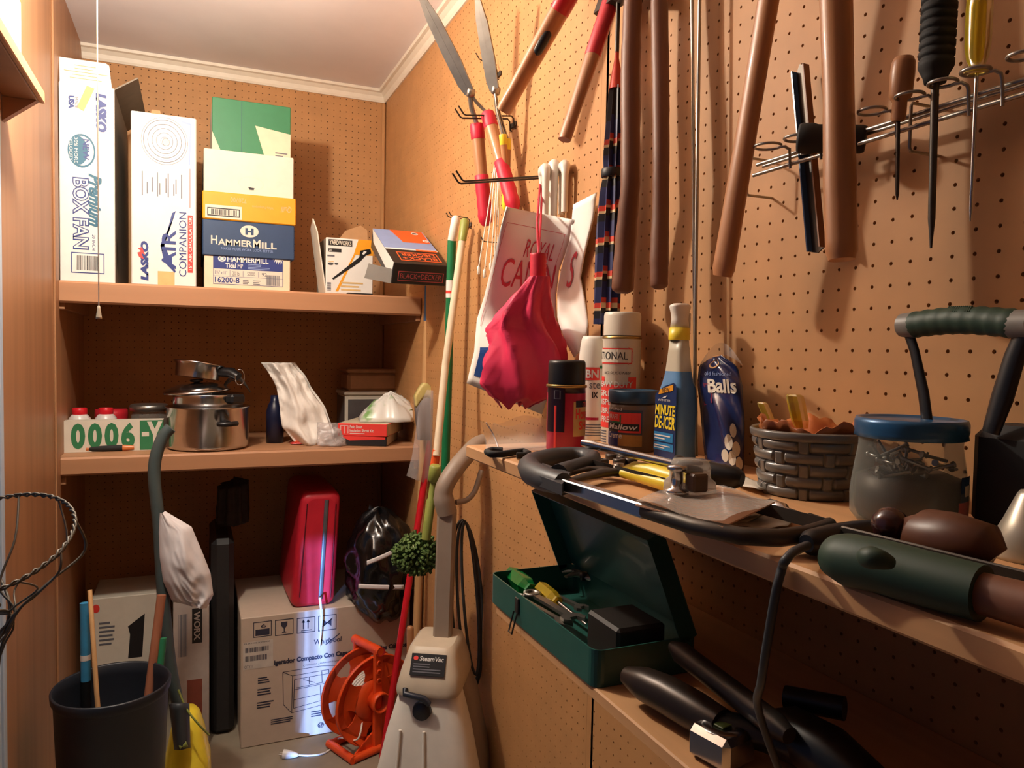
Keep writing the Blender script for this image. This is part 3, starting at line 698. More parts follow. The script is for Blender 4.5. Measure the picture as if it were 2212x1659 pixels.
# --- right hand side: kit boxes, tubs, produce bag
a, c = onY(729, 935, 1.665), onY(842, 935, 1.665)
zz = [onZ(780, 962, 0)]
zlow = Z1; hl = .034
Mk = frame(V(onY(735, 950, 1.71).x, 1.715, zlow), rz=math.radians(-24)); b = MB(); b.box((0, 0, 0), (.165, .24, hl), {'*': m_blackink, 'top': m_redink, 'right': m_offw}, c=.002, M=Mk)
fk = face_front((0, 0, 0), (.165, .24, hl), Mk); b.poly(fk, [(.2, .55), (.97, .72), (.97, 1), (.0, 1)], m_redink)
T('kit_box', 'black and red flat box under the red insulation kit box', 'box', mb=b, group='flat kit boxes')
Mk = frame(V(onY(729, 935, 1.725).x, 1.725, zlow+hl+.0005), rz=math.radians(-28)); wk = .178; hk = .044
b = MB(); b.box((0, 0, 0), (wk, .25, hk), {'*': m_redink, 'right': m_cream, 'top': m_cream}, c=.002, M=Mk); fk = face_front((0, 0, 0), (wk, .25, hk), Mk)
b.text(fk, 'Patio Door', .25, .62, .50, .86, m_white, 0, .02); b.text(fk, 'Insulation Shrink Kit', .25, .33, .73, .56, m_white, 0, .02); b.lines(fk, .25, .16, .74, .28, m_white, 1)
for (x0, y0, x1, y1) in [(.06, .8, .22, .84), (.06, .2, .07, .84), (.135, .2, .145, .84), (.21, .2, .22, .84)]: b.rect(fk, x0, y0, x1, y1, m_white)
T('kit_box', 'red patio door insulation kit box with cream sides on the lower shelf', 'box', mb=b, group='flat kit boxes')
zk = zlow+hl+hk
def prod(u, v):
    # crumpled produce bag: a low mound
    cx = onY(842, 900, 1.78); a = 2*math.pi*u; r = v
    rx, ry, hz = .118, .085, .088
    z = zk+.002 + hz*math.cos(min(1, r)*math.pi/2)**.8*(1+.10*math.sin(3*a+1)+.07*math.sin(7*a))
    k = 1+.10*math.sin(5*a+2)+.05*math.sin(11*a)
    return V(cx.x + rx*r*k*math.cos(a), cx.y + ry*r*k*math.sin(a), z + crumple((r*math.cos(a)*.2, r*math.sin(a)*.2), 70, .006, 1)*(1-r))
m_prod = M_('white_film_green_print', (226, 226, 220), .3, scale=7, dark=(120, 168, 96))
m_prod.node_tree.nodes['Color Ramp'].color_ramp.elements[0].position = .36; m_prod.node_tree.nodes['Color Ramp'].color_ramp.elements[1].position = .44
b = MB(); b.sheet(prod, 40, 14, m_prod, th=.001)
b.sheet(lambda u, v: V(onY(890, 900, 1.74).x - .02+.08*u, 1.745+.04*v, zk+.030+.015*u+.012*math.sin(6*u+3*v)), 10, 5, M_('lime_film', (176, 190, 92), .35), th=.001)
T('produce_bag', 'crumpled white and green plastic bag on top of the red kit box', 'bag', mb=b)
a, c = onY(745, 900, 2.0), onY(872, 900, 2.0); zt_ = onY(810, 846, 2.0).z
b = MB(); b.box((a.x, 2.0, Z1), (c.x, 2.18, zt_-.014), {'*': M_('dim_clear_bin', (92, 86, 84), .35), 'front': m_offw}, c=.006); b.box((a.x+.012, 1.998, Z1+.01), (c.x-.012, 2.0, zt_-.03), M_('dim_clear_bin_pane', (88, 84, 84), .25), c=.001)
l = MB(); l.box((a.x-.004, 1.994, zt_-.014), (c.x+.004, 2.185, zt_), m_offw, c=.004)
T('storage_bin', 'plastic storage bin with white lid at the back of the lower shelf', 'bin', parts=[('body', b), ('lid', l)])
zs_ = zt_+.0005; a, c = onY(752, 830, 2.0), onY(870, 830, 2.0); zt_ = onY(810, 797, 2.0).z
m_tub = M_('tan_tub_plastic', (172, 128, 92), .4)
b = MB(); b.box((a.x, 2.01, zs_), (c.x, 2.17, zt_-.016), m_tub, c=.012)
l = MB(); l.box((a.x-.005, 2.003, zt_-.017), (c.x+.005, 2.177, zt_), m_tub, c=.006)
T('food_tub', 'tan lidded food tub standing on the white lidded bin', 'tub', parts=[('body', b), ('lid', l)])
# ================================================================ things on the pegboard
def dep(p): return float(RC[2] @ np.array(list(p - CAM)))
def pr(px, p): return px/2*dep(p)/F_PX          # radius of something px pixels wide at p
def lerp(a, b, t): return a+(b-a)*t
def hook(bpx, tpx, label, double=True, up=.02, r=.0021):
    base = onX(bpx[0], bpx[1], -.001); tip = onY(tpx[0], tpx[1], base.y)
    parts = []
    for k, dy in enumerate((-.0127, .0127) if double else (0,)):
        m = MB(); B = base+V(0, dy, 0); Tp = tip+V(0, dy, 0)
        m.tube([B+V(0, 0, -.03), B+V(-.004, 0, -.028), B+V(-.006, 0, -.006), B+V(-.012, 0, 0), Tp, Tp+V(-.006, 0, .002), Tp+V(-up, 0, up)], r, m_dsteel, n=8)
        parts.append(('prong', m))
    pl = MB(); pl.box((base.x-.004, base.y-.018, base.z-.024), (base.x-.0005, base.y+.018, base.z-.012), m_dsteel, c=.0006)
    parts.append(('wall_plate', pl))
    T('peg_hook', label, 'hook', parts=parts, group='steel pegboard hooks')
    return base, tip
hook((1110, 255), (1003, 252), 'double steel peg hook holding the hedge shears')
hook((1195, 383), (1000, 394), 'longest double steel peg hook, carrying the white bags and pink umbrella')
hook((1015, 473), (975, 468), 'small double peg hook above the green broom pole', r=.0015, up=.012)
hook((1078, 147), (1040, 130), 'single peg hook behind the shear blades near the ceiling', double=False, r=.0015, up=.016)
hook((1090, 525), (1048, 522), 'single peg hook half hidden behind the white bag', double=False, r=.0015, up=.012)

# --- hedge shears
def ypx(x, y, Y): return onY(x, y, Y)
def shears(name, label, tip, piv, hA, hB, w, cols, X3=None):
    """tip, piv: points; hA,hB: (start, end) points of the two handles"""
    def blade(off, wt):
        d = (piv-tip); L = d.length; u = d.normalized(); n = V(-.75, -.65, .1); n = (n - u*n.dot(u)).normalized(); q = u.cross(n)
        m = MB(); out = []
        pr_ = [(0, -.15), (0, .15), (.25, .42), (.6, .5), (.9, .5), (1.0, .35), (1.0, -.35), (.7, -.5), (.3, -.45)]
        m.prism([(a*L, b*w) for a, b in pr_], tip + n*off, u, q, .0028, wt)
        m.tube([tip+u*.03+n*(off+.001), tip+u*L*.93+n*(off+.001)], w*.06, m_steel, n=6)
        return m
    ps = [('blade', blade(.0, m_steel)), ('blade', blade(-.0035, m_dsteel))]
    bo = MB(); bo.lathe([(0, .006), (w*.28, .006), (w*.32, .0), (w*.32, -.012), (0, -.012)], piv, m_steel, n=12, axis=V(-1, 0, .1)); ps.append(('pivot_bolt', bo))
    for h, c in ((hA, cols[0]), (hB, cols[1])):
        a, b = h
        m = MB(); m.tube([piv, lerp(piv, a, .5)+V(-.004, 0, 0), a, lerp(a, b, .12)], [.006, .007, .006, .004], m_steel, n=8, flat=.5)
        ps.append(('tang', m))
        R = pr(cols[2], a)
        g = MB(); g.tube([lerp(a, b, t) for t in (0, .015, .14, .15)], [R*.9, R, R, R*.95], c, n=14)
        g.tube([lerp(a, b, t) for t in (.15, .45, .50)], [R*.92, R*.85, R*.85], m_wood, n=14, caps=False)
        zz = [.50, .505, .58, .66, .72, .78, .84, .90, .96, 1.0]; rr = [.9, 1, .98, 1.02, .95, 1.04, .96, 1.06, .92, .5]
        g.tube([lerp(a, b, t) for t in zz], [R*k for k in rr], c, n=14)
        ps.append(('handle', g))
    T(name, label, 'shears', parts=ps, group='hedge shears on the pegboard')
m_crim = M_('crimson_grip', (206, 30, 58), .5, var=.06)
shears('hedge_shears', 'hedge shears with crimson and wood handles on the front of the hook', onY(905, -18, .815), onY(1014, 200, .83),
       (onY(1053, 245, .83), onX(1112, 455, -.035)), (onY(1030, 268, .86), onY(1050, 488, .86)), .036, (m_crim, m_crim, 31))
shears('hedge_shears', 'hedge shears with yellow handles hanging nearest the wall', onX(1030, -12, -.15), onX(1068, 195, -.085),
       (onX(1096, 300, -.045), onX(1092, 455, -.04)), (onX(1086, 290, -.06), onX(1100, 440, -.03)), .032, (m_yellow, m_yellow, 17))
# --- white cords
for k, (x0, y0, x1, y1) in enumerate([(1070, 345, 1034, 578), (1072, 345, 1047, 585), (1075, 345, 1060, 570), (1077, 345, 1068, 560), (1079, 350, 1074, 545)]):
    m = MB(); A_ = onX(x0, y0, -.055); B_ = onX(x1, y1, -.10+.012*k); C_ = lerp(A_, B_, .5)+V(0, -.004, 0)
    m.tube([A_, C_, B_], .0016, m_whitep, n=6)
    e = MB(); e.tube([B_+V(0, 0, .004), B_, B_+V(0, .001, -.014), B_+V(0, .001, -.017)], [.002, .0042, .0038, .002], m_whitep, n=8)
    T('zip_tie', ['long thin white zip tie, leftmost of the five hanging under the shears', 'long thin white zip tie under the shears, second from the left of five', 'long thin white zip tie under the shears, middle of five', 'long thin white zip tie under the shears, fourth from the left of five', 'long thin white zip tie under the shears, rightmost of five'][k], 'zip tie', parts=[('strand', m), ('tip', e)], group='white zip ties under the shears')
# --- two hatchets with red topped handles
def hatchet(a, b, w0, w1, redend, label, blackmark=None, headdir=1, headoff=.22):
    h = MB(); d = (b-a)
    h.tube([lerp(a, b, t) for t in (redend, .5, .8, .96, 1.0)], [pr(w0, a)*.97, pr((w0+w1)/2*.97, lerp(a, b, .5)), pr(w1*.93, b), pr(w1, b), pr(w1*.93, b)], m_wood, n=16, flat=.8)
    g = MB(); g.tube([lerp(a, b, t) for t in (-headoff-.05, 0, redend*.97, redend)], [pr(w0, a)]*3+[pr(w0, a)*.97], m_red, n=16, flat=.82)
    u = -d.normalized(); top = a - d*headoff
    hd = MB(); s = V(0, 1, 0)*headdir
    hd.prism([(-.035, -.02), (.03, -.02), (.11, -.055), (.125, -.02), (.12, .03), (.03, .022), (-.035, .022)], top+V(-.012, 0, 0), s, u, .024, m_dsteel)
    ps = [('handle', h), ('red_grip', g), ('head', hd)]
    if blackmark:
        k = MB(); t0, t1 = blackmark; R = pr(w0, a)*.93
        tc_ = (CAM-a).normalized()*R*.50; k.tube([lerp(a, b, t0+(t1-t0)*q_)+tc_ for q_ in (0, .2, .5, .8, 1)], [R*.15, R*.5, R*.56, R*.5, R*.15], m_black, n=12); ps[0] = ('handle', h, {'sub': [('grip_mark', k)]})
    T('hatchet', label, 'hatchet', parts=ps, group='hatchets on the pegboard')
hatchet(onX(1222, 0, -.08), onX(1088, 240, -.15), 50, 40, .10, 'hatchet with long wooden handle and black mark, nearest the shears', (.22, .50), headoff=.45)
hatchet(onX(1305, 45, -.06), onX(1219, 302, -.13), 42, 36, .30, 'short handled hatchet with deep red upper grip beside the striped umbrella', None, headdir=-1, headoff=.20)
# --- striped umbrella
a, b = onX(1331, 188, -.05), onX(1308, 700, -.055)
m_umb = []
m_unavy, m_ured, m_ucream, m_ublack = M_('navy_nylon', (38, 44, 92), .5), M_('red_nylon', (214, 66, 44), .5), M_('cream_nylon', (222, 196, 150), .5), M_('black_nylon', (22, 20, 26), .5)
u = MB(); NS = 90; K = 18
seq = ['b']*3 + ['n']*5
def ucol(t):
    k = (t*7.2) % 1
    return m_ublack if t < .12 else (m_unavy if k < .52 else (m_ured if k < .68 else (m_ucream if k < .78 else m_ublack)))
vs, fs, ms = [], [], []
w_ = lambda t: pr(30+28*math.sin(min(1, t*1.5)*math.pi/2)-10*math.exp(-((t-.36)/.05)**2), a)
dd = (b-a); s1 = V(0, 1, 0); s2 = V(-1, 0, 0)
for i in range(NS+1):
    t = i/NS; c = a+dd*t
    for k in range(K):
        an = 2*math.pi*k/K; rad = w_(t)*(1+.22*(-1)**k+.06*math.sin(9*t+k))
        vs.append(c + s1*math.cos(an)*rad + s2*math.sin(an)*rad*.75)
for i in range(NS):
    for k in range(K):
        fs.append((i*K+k, i*K+(k+1) % K, (i+1)*K+(k+1) % K, (i+1)*K+k)); ms.append(ucol((i+.5)/NS + .012*math.cos(k*2.1)))
u.add(vs, fs, ms, False)
tp = MB(); tp.tube([a+V(0, 0, .05), a+V(0, 0, .018), a-V(0, 0, .004)], [.004, .010, .013], m_ured, n=12); tp.tube([a+V(0, 0, .06), a+V(0, 0, .16)], .004, m_dsteel, n=8); tp.tube([a+V(0, 0, .05), a+V(0, 0, .062)], .004, m_ured, n=8)
stp = MB(); c = lerp(a, b, .36); stp.lathe([(w_(.36)*1.1, -.008), (w_(.36)*1.18, -.006), (w_(.36)*1.18, .006), (w_(.36)*1.1, .008)], c, m_ublack, n=20)
T('striped_umbrella', 'closed navy umbrella with red and cream stripes hanging on the pegboard', 'umbrella', parts=[('canopy', u), ('ferrule', tp), ('tie_strap', stp)])
# --- long wooden handles
def longhandle(pts, label, mat, cat='cane', name='wooden_cane', endr=.8, ext=True, grp='wooden shafts on the pegboard', bump=0.0, flat=1.0, capmat=None):
    P = [onX(x, y, X) for x, y, w, X in pts]; R = [pr(w, p) for (x, y, w, X), p in zip(pts, P)]
    if ext:
        d = (P[0]-P[1]).normalized(); P.insert(0, P[0]+d*.22); R.insert(0, R[0])
    e = (P[-1]-P[-2]).normalized()
    PP = P + [P[-1]+e*R[-1]*.25, P[-1]+e*R[-1]*.5]; RR = R + [R[-1]*.9, R[-1]*endr*.6]
    PP2, RR2 = [], []
    for i in range(len(P)-1):
        for k in range(6):
            t = k/6; PP2.append(lerp(P[i], P[i+1], t)); RR2.append((R[i]*(1-t)+R[i+1]*t)*(1+bump*math.sin(i*5+k*2.3)))
    PP2.append(P[-1]); RR2.append(R[-1])
    m = MB(); m.tube(PP2+PP[len(P):], RR2+RR[len(P):], mat, n=20, flat=flat)
    parts = [('handle', m)]
    hk = MB(); t0 = P[0]
    hk.tube([V(-.001, t0.y, t0.z+.02), V(t0.x-R[0]-.004, t0.y, t0.z+.02), V(t0.x-R[0]-.02, t0.y, t0.z+.035)], .003, m_dsteel, n=8)
    hk.tube([V(-.001, t0.y-.02, t0.z-.01), V(-.03, t0.y-.01, t0.z+.018)], .003, m_dsteel, n=8)
    parts.append(('hang_hook', hk))
    T(name, label, cat, parts=parts, group=grp)
longhandle([(1367, 0, 40, -.07), (1362, 160, 44, -.072), (1362, 400, 42, -.075), (1352, 520, 46, -.07), (1345, 622, 48, -.07)], 'thick dark knobbly wooden cane hanging just right of the striped umbrella', m_wooddk, bump=.03)
longhandle([(1424, 0, 37, -.065), (1427, 180, 38, -.068), (1428, 350, 36, -.07), (1427, 450, 36, -.068), (1424, 560, 41, -.07), (1424, 615, 38, -.07)], 'curved slimmer dark wooden cane, second to the right of the umbrella', m_wooddk, bump=.02)
longhandle([(1660, 0, 54, -.09), (1622, 230, 52, -.09), (1590, 420, 54, -.09), (1563, 582, 56, -.09)], 'slanting pale axe shaft hanging left of the wire rack', m_wood, cat='axe', name='axe', endr=1.4, flat=.75)
longhandle([(1806, 0, 68, -.09), (1811, 200, 64, -.09), (1814, 400, 68, -.09), (1818, 545, 66, -.09)], 'thickest upright axe shaft, hanging in front of the wire rack', m_wood, cat='axe', name='axe', endr=1.4)
# thin metal rods
for (x0, x1, X, lb) in ((1494, 1504, -.035, 'thin bright metal rod hanging on the pegboard, left of the pair'), (1513, 1499, -.035, 'thin bright metal rod hanging on the pegboard, right of the pair')):
    m = MB(); a, b = onX(x0, -120, X), onX(x1, 985, X if x0 < 1500 else X-.006)
    m.tube([a, lerp(a, b, .5)+V(0, .001, 0), b], pr(8, a), m_steel, n=8); T('metal_rod', lb, 'rod', mb=m, group='metal rods on the pegboard')
# --- white dog food style bags on the long hook
def bag1(u, v):
    L = [(1008, 828), (1024, 760), (1030, 690), (1046, 640), (1064, 565), (1080, 500), (1096, 447)]
    R = [(1170, 895), (1215, 760), (1200, 700), (1199, 640), (1206, 585), (1226, 530), (1238, 476)]
    i = min(5, int(v*6)); t = v*6-i
    l = (L[i][0]*(1-t)+L[i+1][0]*t, L[i][1]*(1-t)+L[i+1][1]*t); r = (R[i][0]*(1-t)+R[i+1][0]*t, R[i][1]*(1-t)+R[i+1][1]*t)
    x, y = l[0]*(1-u)+r[0]*u, l[1]*(1-u)+r[1]*u
    X = -.150*(1-u) - .020*u - .010*math.sin(u*5+v*2) - .006*math.sin(v*9+u*3)
    return onX(x, y, X)
m_bagw = M_('white_woven_bag', (240, 236, 228), .55, var=.03, scale=16, bump=.1)
def bagmap(p, q, l):
    c = bag1(p, q); e = .004; du = bag1(min(1, p+e), q)-bag1(max(0, p-e), q); dv = bag1(p, min(1, q+e))-bag1(p, max(0, q-e))
    return c + du.cross(dv).normalized()*max(l, .0012)
fcz = (V(0, 0, 0), V(1, 0, 0), V(0, 0, 1))
b = MB(); b.sheet(bag1, 16, 30, m_bagw, th=.004)
m_rose = M_('rose_print', (206, 70, 84), .55)
b.text(fcz, 'ROYAL', .42, .72, .86, .825, m_rose, 0, 0, fn=bagmap); b.text(fcz, 'CANIN', .17, .55, .95, .70, m_rose, 0, 0, fn=bagmap)
def strip(u0, v0, u1, v1, mat, n=10, lift=.0014):
    vs, fs = [], []
    for i in range(n+1):
        for j in range(n+1): vs.append(bagmap(u0+(u1-u0)*i/n, v0+(v1-v0)*j/n, lift))
    b.add(vs, [(i*(n+1)+j, (i+1)*(n+1)+j, (i+1)*(n+1)+j+1, i*(n+1)+j+1) for i in range(n) for j in range(n)], mat)
m_bagblue = M_('blue_bag_print', (28, 72, 140), .5)
strip(.07, .05, .62, .19, m_bagblue); b.text(fcz, 'SOMETHING', .27, .11, .60, .145, m_bagw, 0, 0, fn=lambda p, q, l: bagmap(p, q, .002))
strip(.13, .245, .60, .258, m_rose); strip(.06, .90, .94, .903, m_rose); strip(.055, .3, .06, .90, m_rose); strip(.93, .5, .935, .90, m_rose)
hd1 = MB()
def clip(m, px, py, wpx, hpx, X):
    c = onX(px, py, X); s = pr(2, c); W, H = wpx*s, hpx*s
    r_ = s*7
    pts = [V(0, -W/2, -H), V(0, -W/2, -H*.2), V(0, -W/2*.9, -H*.06), V(0, -W/2*.6, 0), V(0, W/2*.6, 0), V(0, W/2*.9, -H*.06), V(0, W/2, -H*.2), V(0, W/2, -H)]
    m.tube([c+V(-p.y*.25, p.y*.0 - p.y*.9, p.z) for p in pts], [r_*1.0, r_*1.1, r_*1.5, r_*1.8, r_*1.8, r_*1.5, r_*1.1, r_*1.0], m_whitep, n=10)
clip(hd1, 1176, 368, 42, 108, -.048)
T('woven_bag', 'white printed dog food bag with rose lettering hanging from the longest hook', 'bag', parts=[('bag', b), ('carry_handle', hd1)], group='white bags on the hook')
def bag2(u, v):
    L = [(1240, 772), (1222, 740), (1204, 690), (1204, 630), (1215, 575), (1232, 510), (1238, 442)]
    R = [(1268, 735), (1270, 700), (1262, 650), (1252, 600), (1262, 545), (1282, 470), (1290, 415)]
    i = min(5, int(v*6)); t = v*6-i
    l = (L[i][0]*(1-t)+L[i+1][0]*t, L[i][1]*(1-t)+L[i+1][1]*t); r = (R[i][0]*(1-t)+R[i+1][0]*t, R[i][1]*(1-t)+R[i+1][1]*t)
    return onX(l[0]*(1-u)+r[0]*u, l[1]*(1-u)+r[1]*u, -.030*(1-u)-.010*u-.008*math.sin(u*4+v*5))
def bag2map(p, q, l):
    return bag2(p, q)+V(-.002, -.001, 0)
b = MB(); b.sheet(bag2, 10, 26, m_bagw, th=.003); b.text(fcz, 'S', .42, .48, .68, .70, m_rose, 0, 0, fn=bag2map)
hd2 = MB(); clip(hd2, 1196, 358, 30, 112, -.030); clip(hd2, 1218, 360, 34, 100, -.018)
T('woven_bag', 'white bag edge showing a rose letter, squeezed between the printed bag and the pegboard', 'bag', parts=[('bag', b), ('carry_handle', hd2)], group='white bags on the hook')
# --- pink umbrella hanging by its loop
a = onY(1170, 384, .59); n0 = onX(1163, 548, -.125); n1 = onX(1168, 600, -.125)
lp = MB(); lp.tube([a+V(-.004, -.004, 0), onX(1163, 480, -.100)+V(-.003, 0, 0), n0], .0028, m_crim, n=6); lp.tube([a+V(.004, .004, 0), onX(1164, 480, -.100)+V(.004, 0, 0), n0], .0028, m_crim, n=6)
hn = MB(); R0_ = pr(43, n0)
prof = []
for k in range(13): prof += [(R0_*(.80 if k % 2 else .86), -.004*k)]
hn.lathe([(0, 0)]+prof, n0, m_crim, n=22, axis=UZ)
pk_ = MB(); NS, K = 44, 40; vs, fs = [], []
cen = [(1166, 598, 22, 22), (1150, 640, 42, 38), (1138, 680, 56, 52), (1130, 714, 68, 70), (1130, 747, 60, 84), (1128, 790, 78, 90), (1122, 833, 82, 83), (1115, 860, 52, 68), (1110, 872, 25, 40)]
for i in range(NS+1):
    t = i/NS*(len(cen)-1); j = min(len(cen)-2, int(t)); f_ = t-j
    x, y, wl, wr = [cen[j][q]*(1-f_)+cen[j+1][q]*f_ for q in range(4)]
    c = onX(x, y, -.125); s = pr(2, c)
    for k in range(K):
        an = 2*math.pi*k/K + i/NS*1.5
        q = 2*math.pi*k/K
        rad = (1+.20*math.sin(6*an)*min(1, i/9)+.06*math.sin(13*an+2))*1.0
        wx = (wl if math.cos(q) < 0 else wr)*s*math.cos(q)*rad
        vs.append(c + (V(.72, -.69, 0).normalized())*wx + V(-.69, -.72, 0).normalized()*(.055*min(1, .35+i/18)*math.sin(q)*rad) + V(0, 0, .010*math.sin(6*an)*(i/NS)**3))
for i in range(NS):
    for k in range(K): fs.append((i*K+k, i*K+(k+1) % K, (i+1)*K+(k+1) % K, (i+1)*K+k))
pk_.add(vs, fs, m_pink, True)
T('pink_umbrella', 'folded pink umbrella with ribbed handle hanging by a loop in front of the white bags', 'umbrella', parts=[('folded_canopy', pk_), ('ribbed_handle', hn), ('hanging_loop', lp)])
# --- poles on the far right wall
def pole(pts, r, mat, name, label, cat, tips=(), grp=None, n=14, extra=None):
    m = MB(); m.tube(pts, r, mat, n=n)
    T(name, label, cat, parts=[('pole', m)]+list(extra or []), group=grp)
a, b = onX(976, 520, -.062), onX(962, 1012, -.060); bot = a+(b-a)*((a.z-.012)/(a.z-b.z)); t0 = onX(985, 466, -.06)
g = MB(); g.tube([t0+V(0, 0, .0), t0+V(0, 0, -.008), lerp(t0, a, .99)], [.006, .0125, .0125], m_whitep, n=14)
lb_ = MB(); p0, p1 = lerp(a, b, .17), lerp(a, b, .245); lb_.lathe([(.0133, 0), (.0133, .001), (.0133, (p0-p1).length)], p1, m_white, n=14, axis=(p0-p1)); lb_.lathe([(.0134, .012), (.0134, .020)], p1, m_redink, n=14, axis=(p0-p1))
m = MB(); m.tube([a, b, bot], .0128, m_green, n=14)
hb = MB(); hb.box((bot.x-.06, bot.y-.03, .0), (bot.x+.04, bot.y+.03, .02), m_green, c=.006)
T('broom_pole', 'green broom pole with white hanging tip standing by the right wall', 'broom', parts=[('pole', m, {'sub': [('label', lb_)]}), ('tip', g), ('head', hb)], group='poles in the corner')
# cobweb duster
p0, p1, p2, p3 = onX(1004, 478, -.05), onX(962, 790, -.11), onX(943, 985, -.15), onX(938, 1000, -.152)
c0, c1, c2 = onX(941, 1005, -.155), onX(936, 1040, -.157), onX(920, 1165, -.175)
m = MB(); m.tube([p0, p1], .0105, m_cream, n=12); m.tube([p1, p2], .0105, m_cream, n=12); 
tpx = MB(); tpx.tube([p0+V(0, 0, .008), p0, lerp(p0, p1, .14)], [.006, .013, .0115], m_olive, n=12)
ob_ = MB(); ob_.tube([lerp(p1, p2, .93), p3+V(0, 0, -.008)], .0115, m_orgink, n=12)
cl = MB(); cl.tube([c0, lerp(c0, c1, .1), lerp(c0, c1, .9), c1], [.012, .0165, .0155, .011], m_olive, n=12); cl.tube([c1, lerp(c1, c2, .3), lerp(c1, c2, .33), c2], [.0085, .0095, .0125, .0125], m_olive, n=12)
hc = onX(900, 1198, -.19)
hd = MB(); rr = random.Random(4); R = pr(104, hc)
m_moss = M_('green_bristles', (96, 124, 62), .8, var=.25, scale=60)
hd.lathe([(0, -.02), (.02, -.02), (.022, .03), (0, .03)], hc, m_olive, n=12)
for k in range(620):
    z = 2*rr.random()-1; an = rr.random()*2*math.pi; s_ = math.sqrt(1-z*z); d = V(s_*math.cos(an), s_*math.sin(an), z*.86+.02)
    L = R*(.86+.20*rr.random()); e = hc+d*L
    j = V(rr.uniform(-1, 1), rr.uniform(-1, 1), rr.uniform(-1, 1))*.006
    hd.tube([hc+d*.012, hc+d*L*.6+j*.4, e+j], [.0018, .003, .0042], m_moss, n=4)
T('cobweb_duster', 'duster on a cream and green pole with a round green bristle head', 'duster', parts=[('pole', m), ('tip', tpx), ('orange_band', ob_), ('collar', cl), ('bristle_head', hd)], group='poles in the corner')
# wooden pole with blue sheen painted on its upper part, leaning on the upper shelf
m_bluesheen = M_('blue_sheen', (70, 104, 150), .2, var=.05)
a, b = onY(927, 618, 1.60), onY(918, 870, 1.59); bot = a+(b-a)*((a.z-.001)/(a.z-b.z))
m = MB(); m.tube([lerp(a, b, .3), b, bot], .0145, m_woodlt, n=14)
g = MB(); g.tube([a, lerp(a, b, .3)], .0155, m_bluesheen, n=14)  # pole top recoloured blue for its sheen in the carton's shadow
T('wooden_pole', 'long wooden pole with a blue sheen coloured onto its top under the overhanging carton', 'pole', parts=[('pole', m), ('sleeve', g)], group='poles in the corner')
# red handled broom, head up, in a clear sleeve
a, b = onY(928, 950, 1.50), onZ(826, 1640, .02); a = onY(930, 950, 1.53)
m = MB(); m.tube([a, lerp(a, b, .6), b], .0115, m_redplast, n=14)
a2 = a
bh = MB()
def brush(u, v):
    x = 904+44*u - 6*v; y = 950-70*v - 22*math.sin(math.pi*min(1, u*1.0))*v
    p = onY(x, y, 1.53); return p
bh.sheet(lambda u, v: brush(u, v)+V(0, -.012, 0), 18, 6, M_('grey_bristles', (120, 112, 112), .8, var=.2, scale=90, stretch=WZ), th=.03)
bh.sheet(lambda u, v: brush(u, 1+v*.34)+V(0, -.012, 0), 18, 4, M_('pale_yellow_broom_cap', (206, 190, 120), .5), th=.03)
sl = MB()
def sleeve(u, v):
    L = [(878, 1028), (890, 985), (898, 930), (905, 880), (922, 842)]; R = [(922, 1046), (935, 1000), (947, 940), (956, 890), (962, 846)]
    i = min(3, int(v*4)); t = v*4-i
    x = (L[i][0]*(1-t)+L[i+1][0]*t)*(1-u)+(R[i][0]*(1-t)+R[i+1][0]*t)*u; y = (L[i][1]*(1-t)+L[i+1][1]*t)*(1-u)+(R[i][1]*(1-t)+R[i+1][1]*t)*u
    return onY(x, y, 1.505-.012*math.sin(math.pi*u)+.004*math.sin(9*u+7*v))
sl.sheet(sleeve, 16, 20, m_smoke)
T('red_broom', 'red handled broom standing head up with its brush in a clear sleeve', 'broom', parts=[('handle', m), ('brush_head', bh), ('plastic_sleeve', sl)], group='poles in the corner')

# ---------------------------------------------------------------- wire tool rack
zr1, zr2 = 1.621, 1.606
ra = MB(); ra.tube([V(-.040, -.118, zr1), V(-.040, -.62, zr1)], .0026, m_steel, n=8)
rb = MB(); rb.tube([V(-.046, -.118, zr2), V(-.046, -.62, zr2)], .0026, m_steel, n=8)
rc_ = MB(); rc_.tube([V(-.030, -.118, zr1-.001), V(-.030, -.62, zr1-.001)], .0022, m_steel, n=8)
parts = [('rail', ra), ('rail', rb), ('rail', rc_)]
for y in (-.105, -.36, -.60):
    m = MB(); m.tube([V(-.001, y, zr1+.012), V(-.043, y, zr1+.012), V(-.045, y, zr1+.008), V(-.045, y, zr2-.02), V(-.043, y, zr2-.024), V(-.001, y, zr2-.024)], .0018, m_steel, n=7); parts.append(('bracket', m))
rings = []
def ring_at(px, py, wpx=56):
    c = onX(px, py, -.075); y = c.y; z = c.z; R = pr(wpx, c)
    m = MB(); cc = V(-.058-R, y, z)
    P = [V(-.048, y-.012, zr2-.006), V(-.050, y-.012, zr1+.004), V(-.052, y-.012, z-.003), V(-.056, y-.009, z)]
    P += [cc+V(R*math.cos(t), R*math.sin(t), 0) for t in [math.radians(q) for q in range(-20, 322, 18)]]
    m.tube(P, .0018, m_steel, n=7); return ('ring_holder', m)
for q in ((1658, 316), (1722, 298), (1880, 239), (1960, 206), (2030, 178), (2100, 152), (2200, 118)): parts.append(ring_at(*q))
T('wire_tool_rack', 'wire rail rack with ring holders screwed to the pegboard', 'rack', parts=parts)
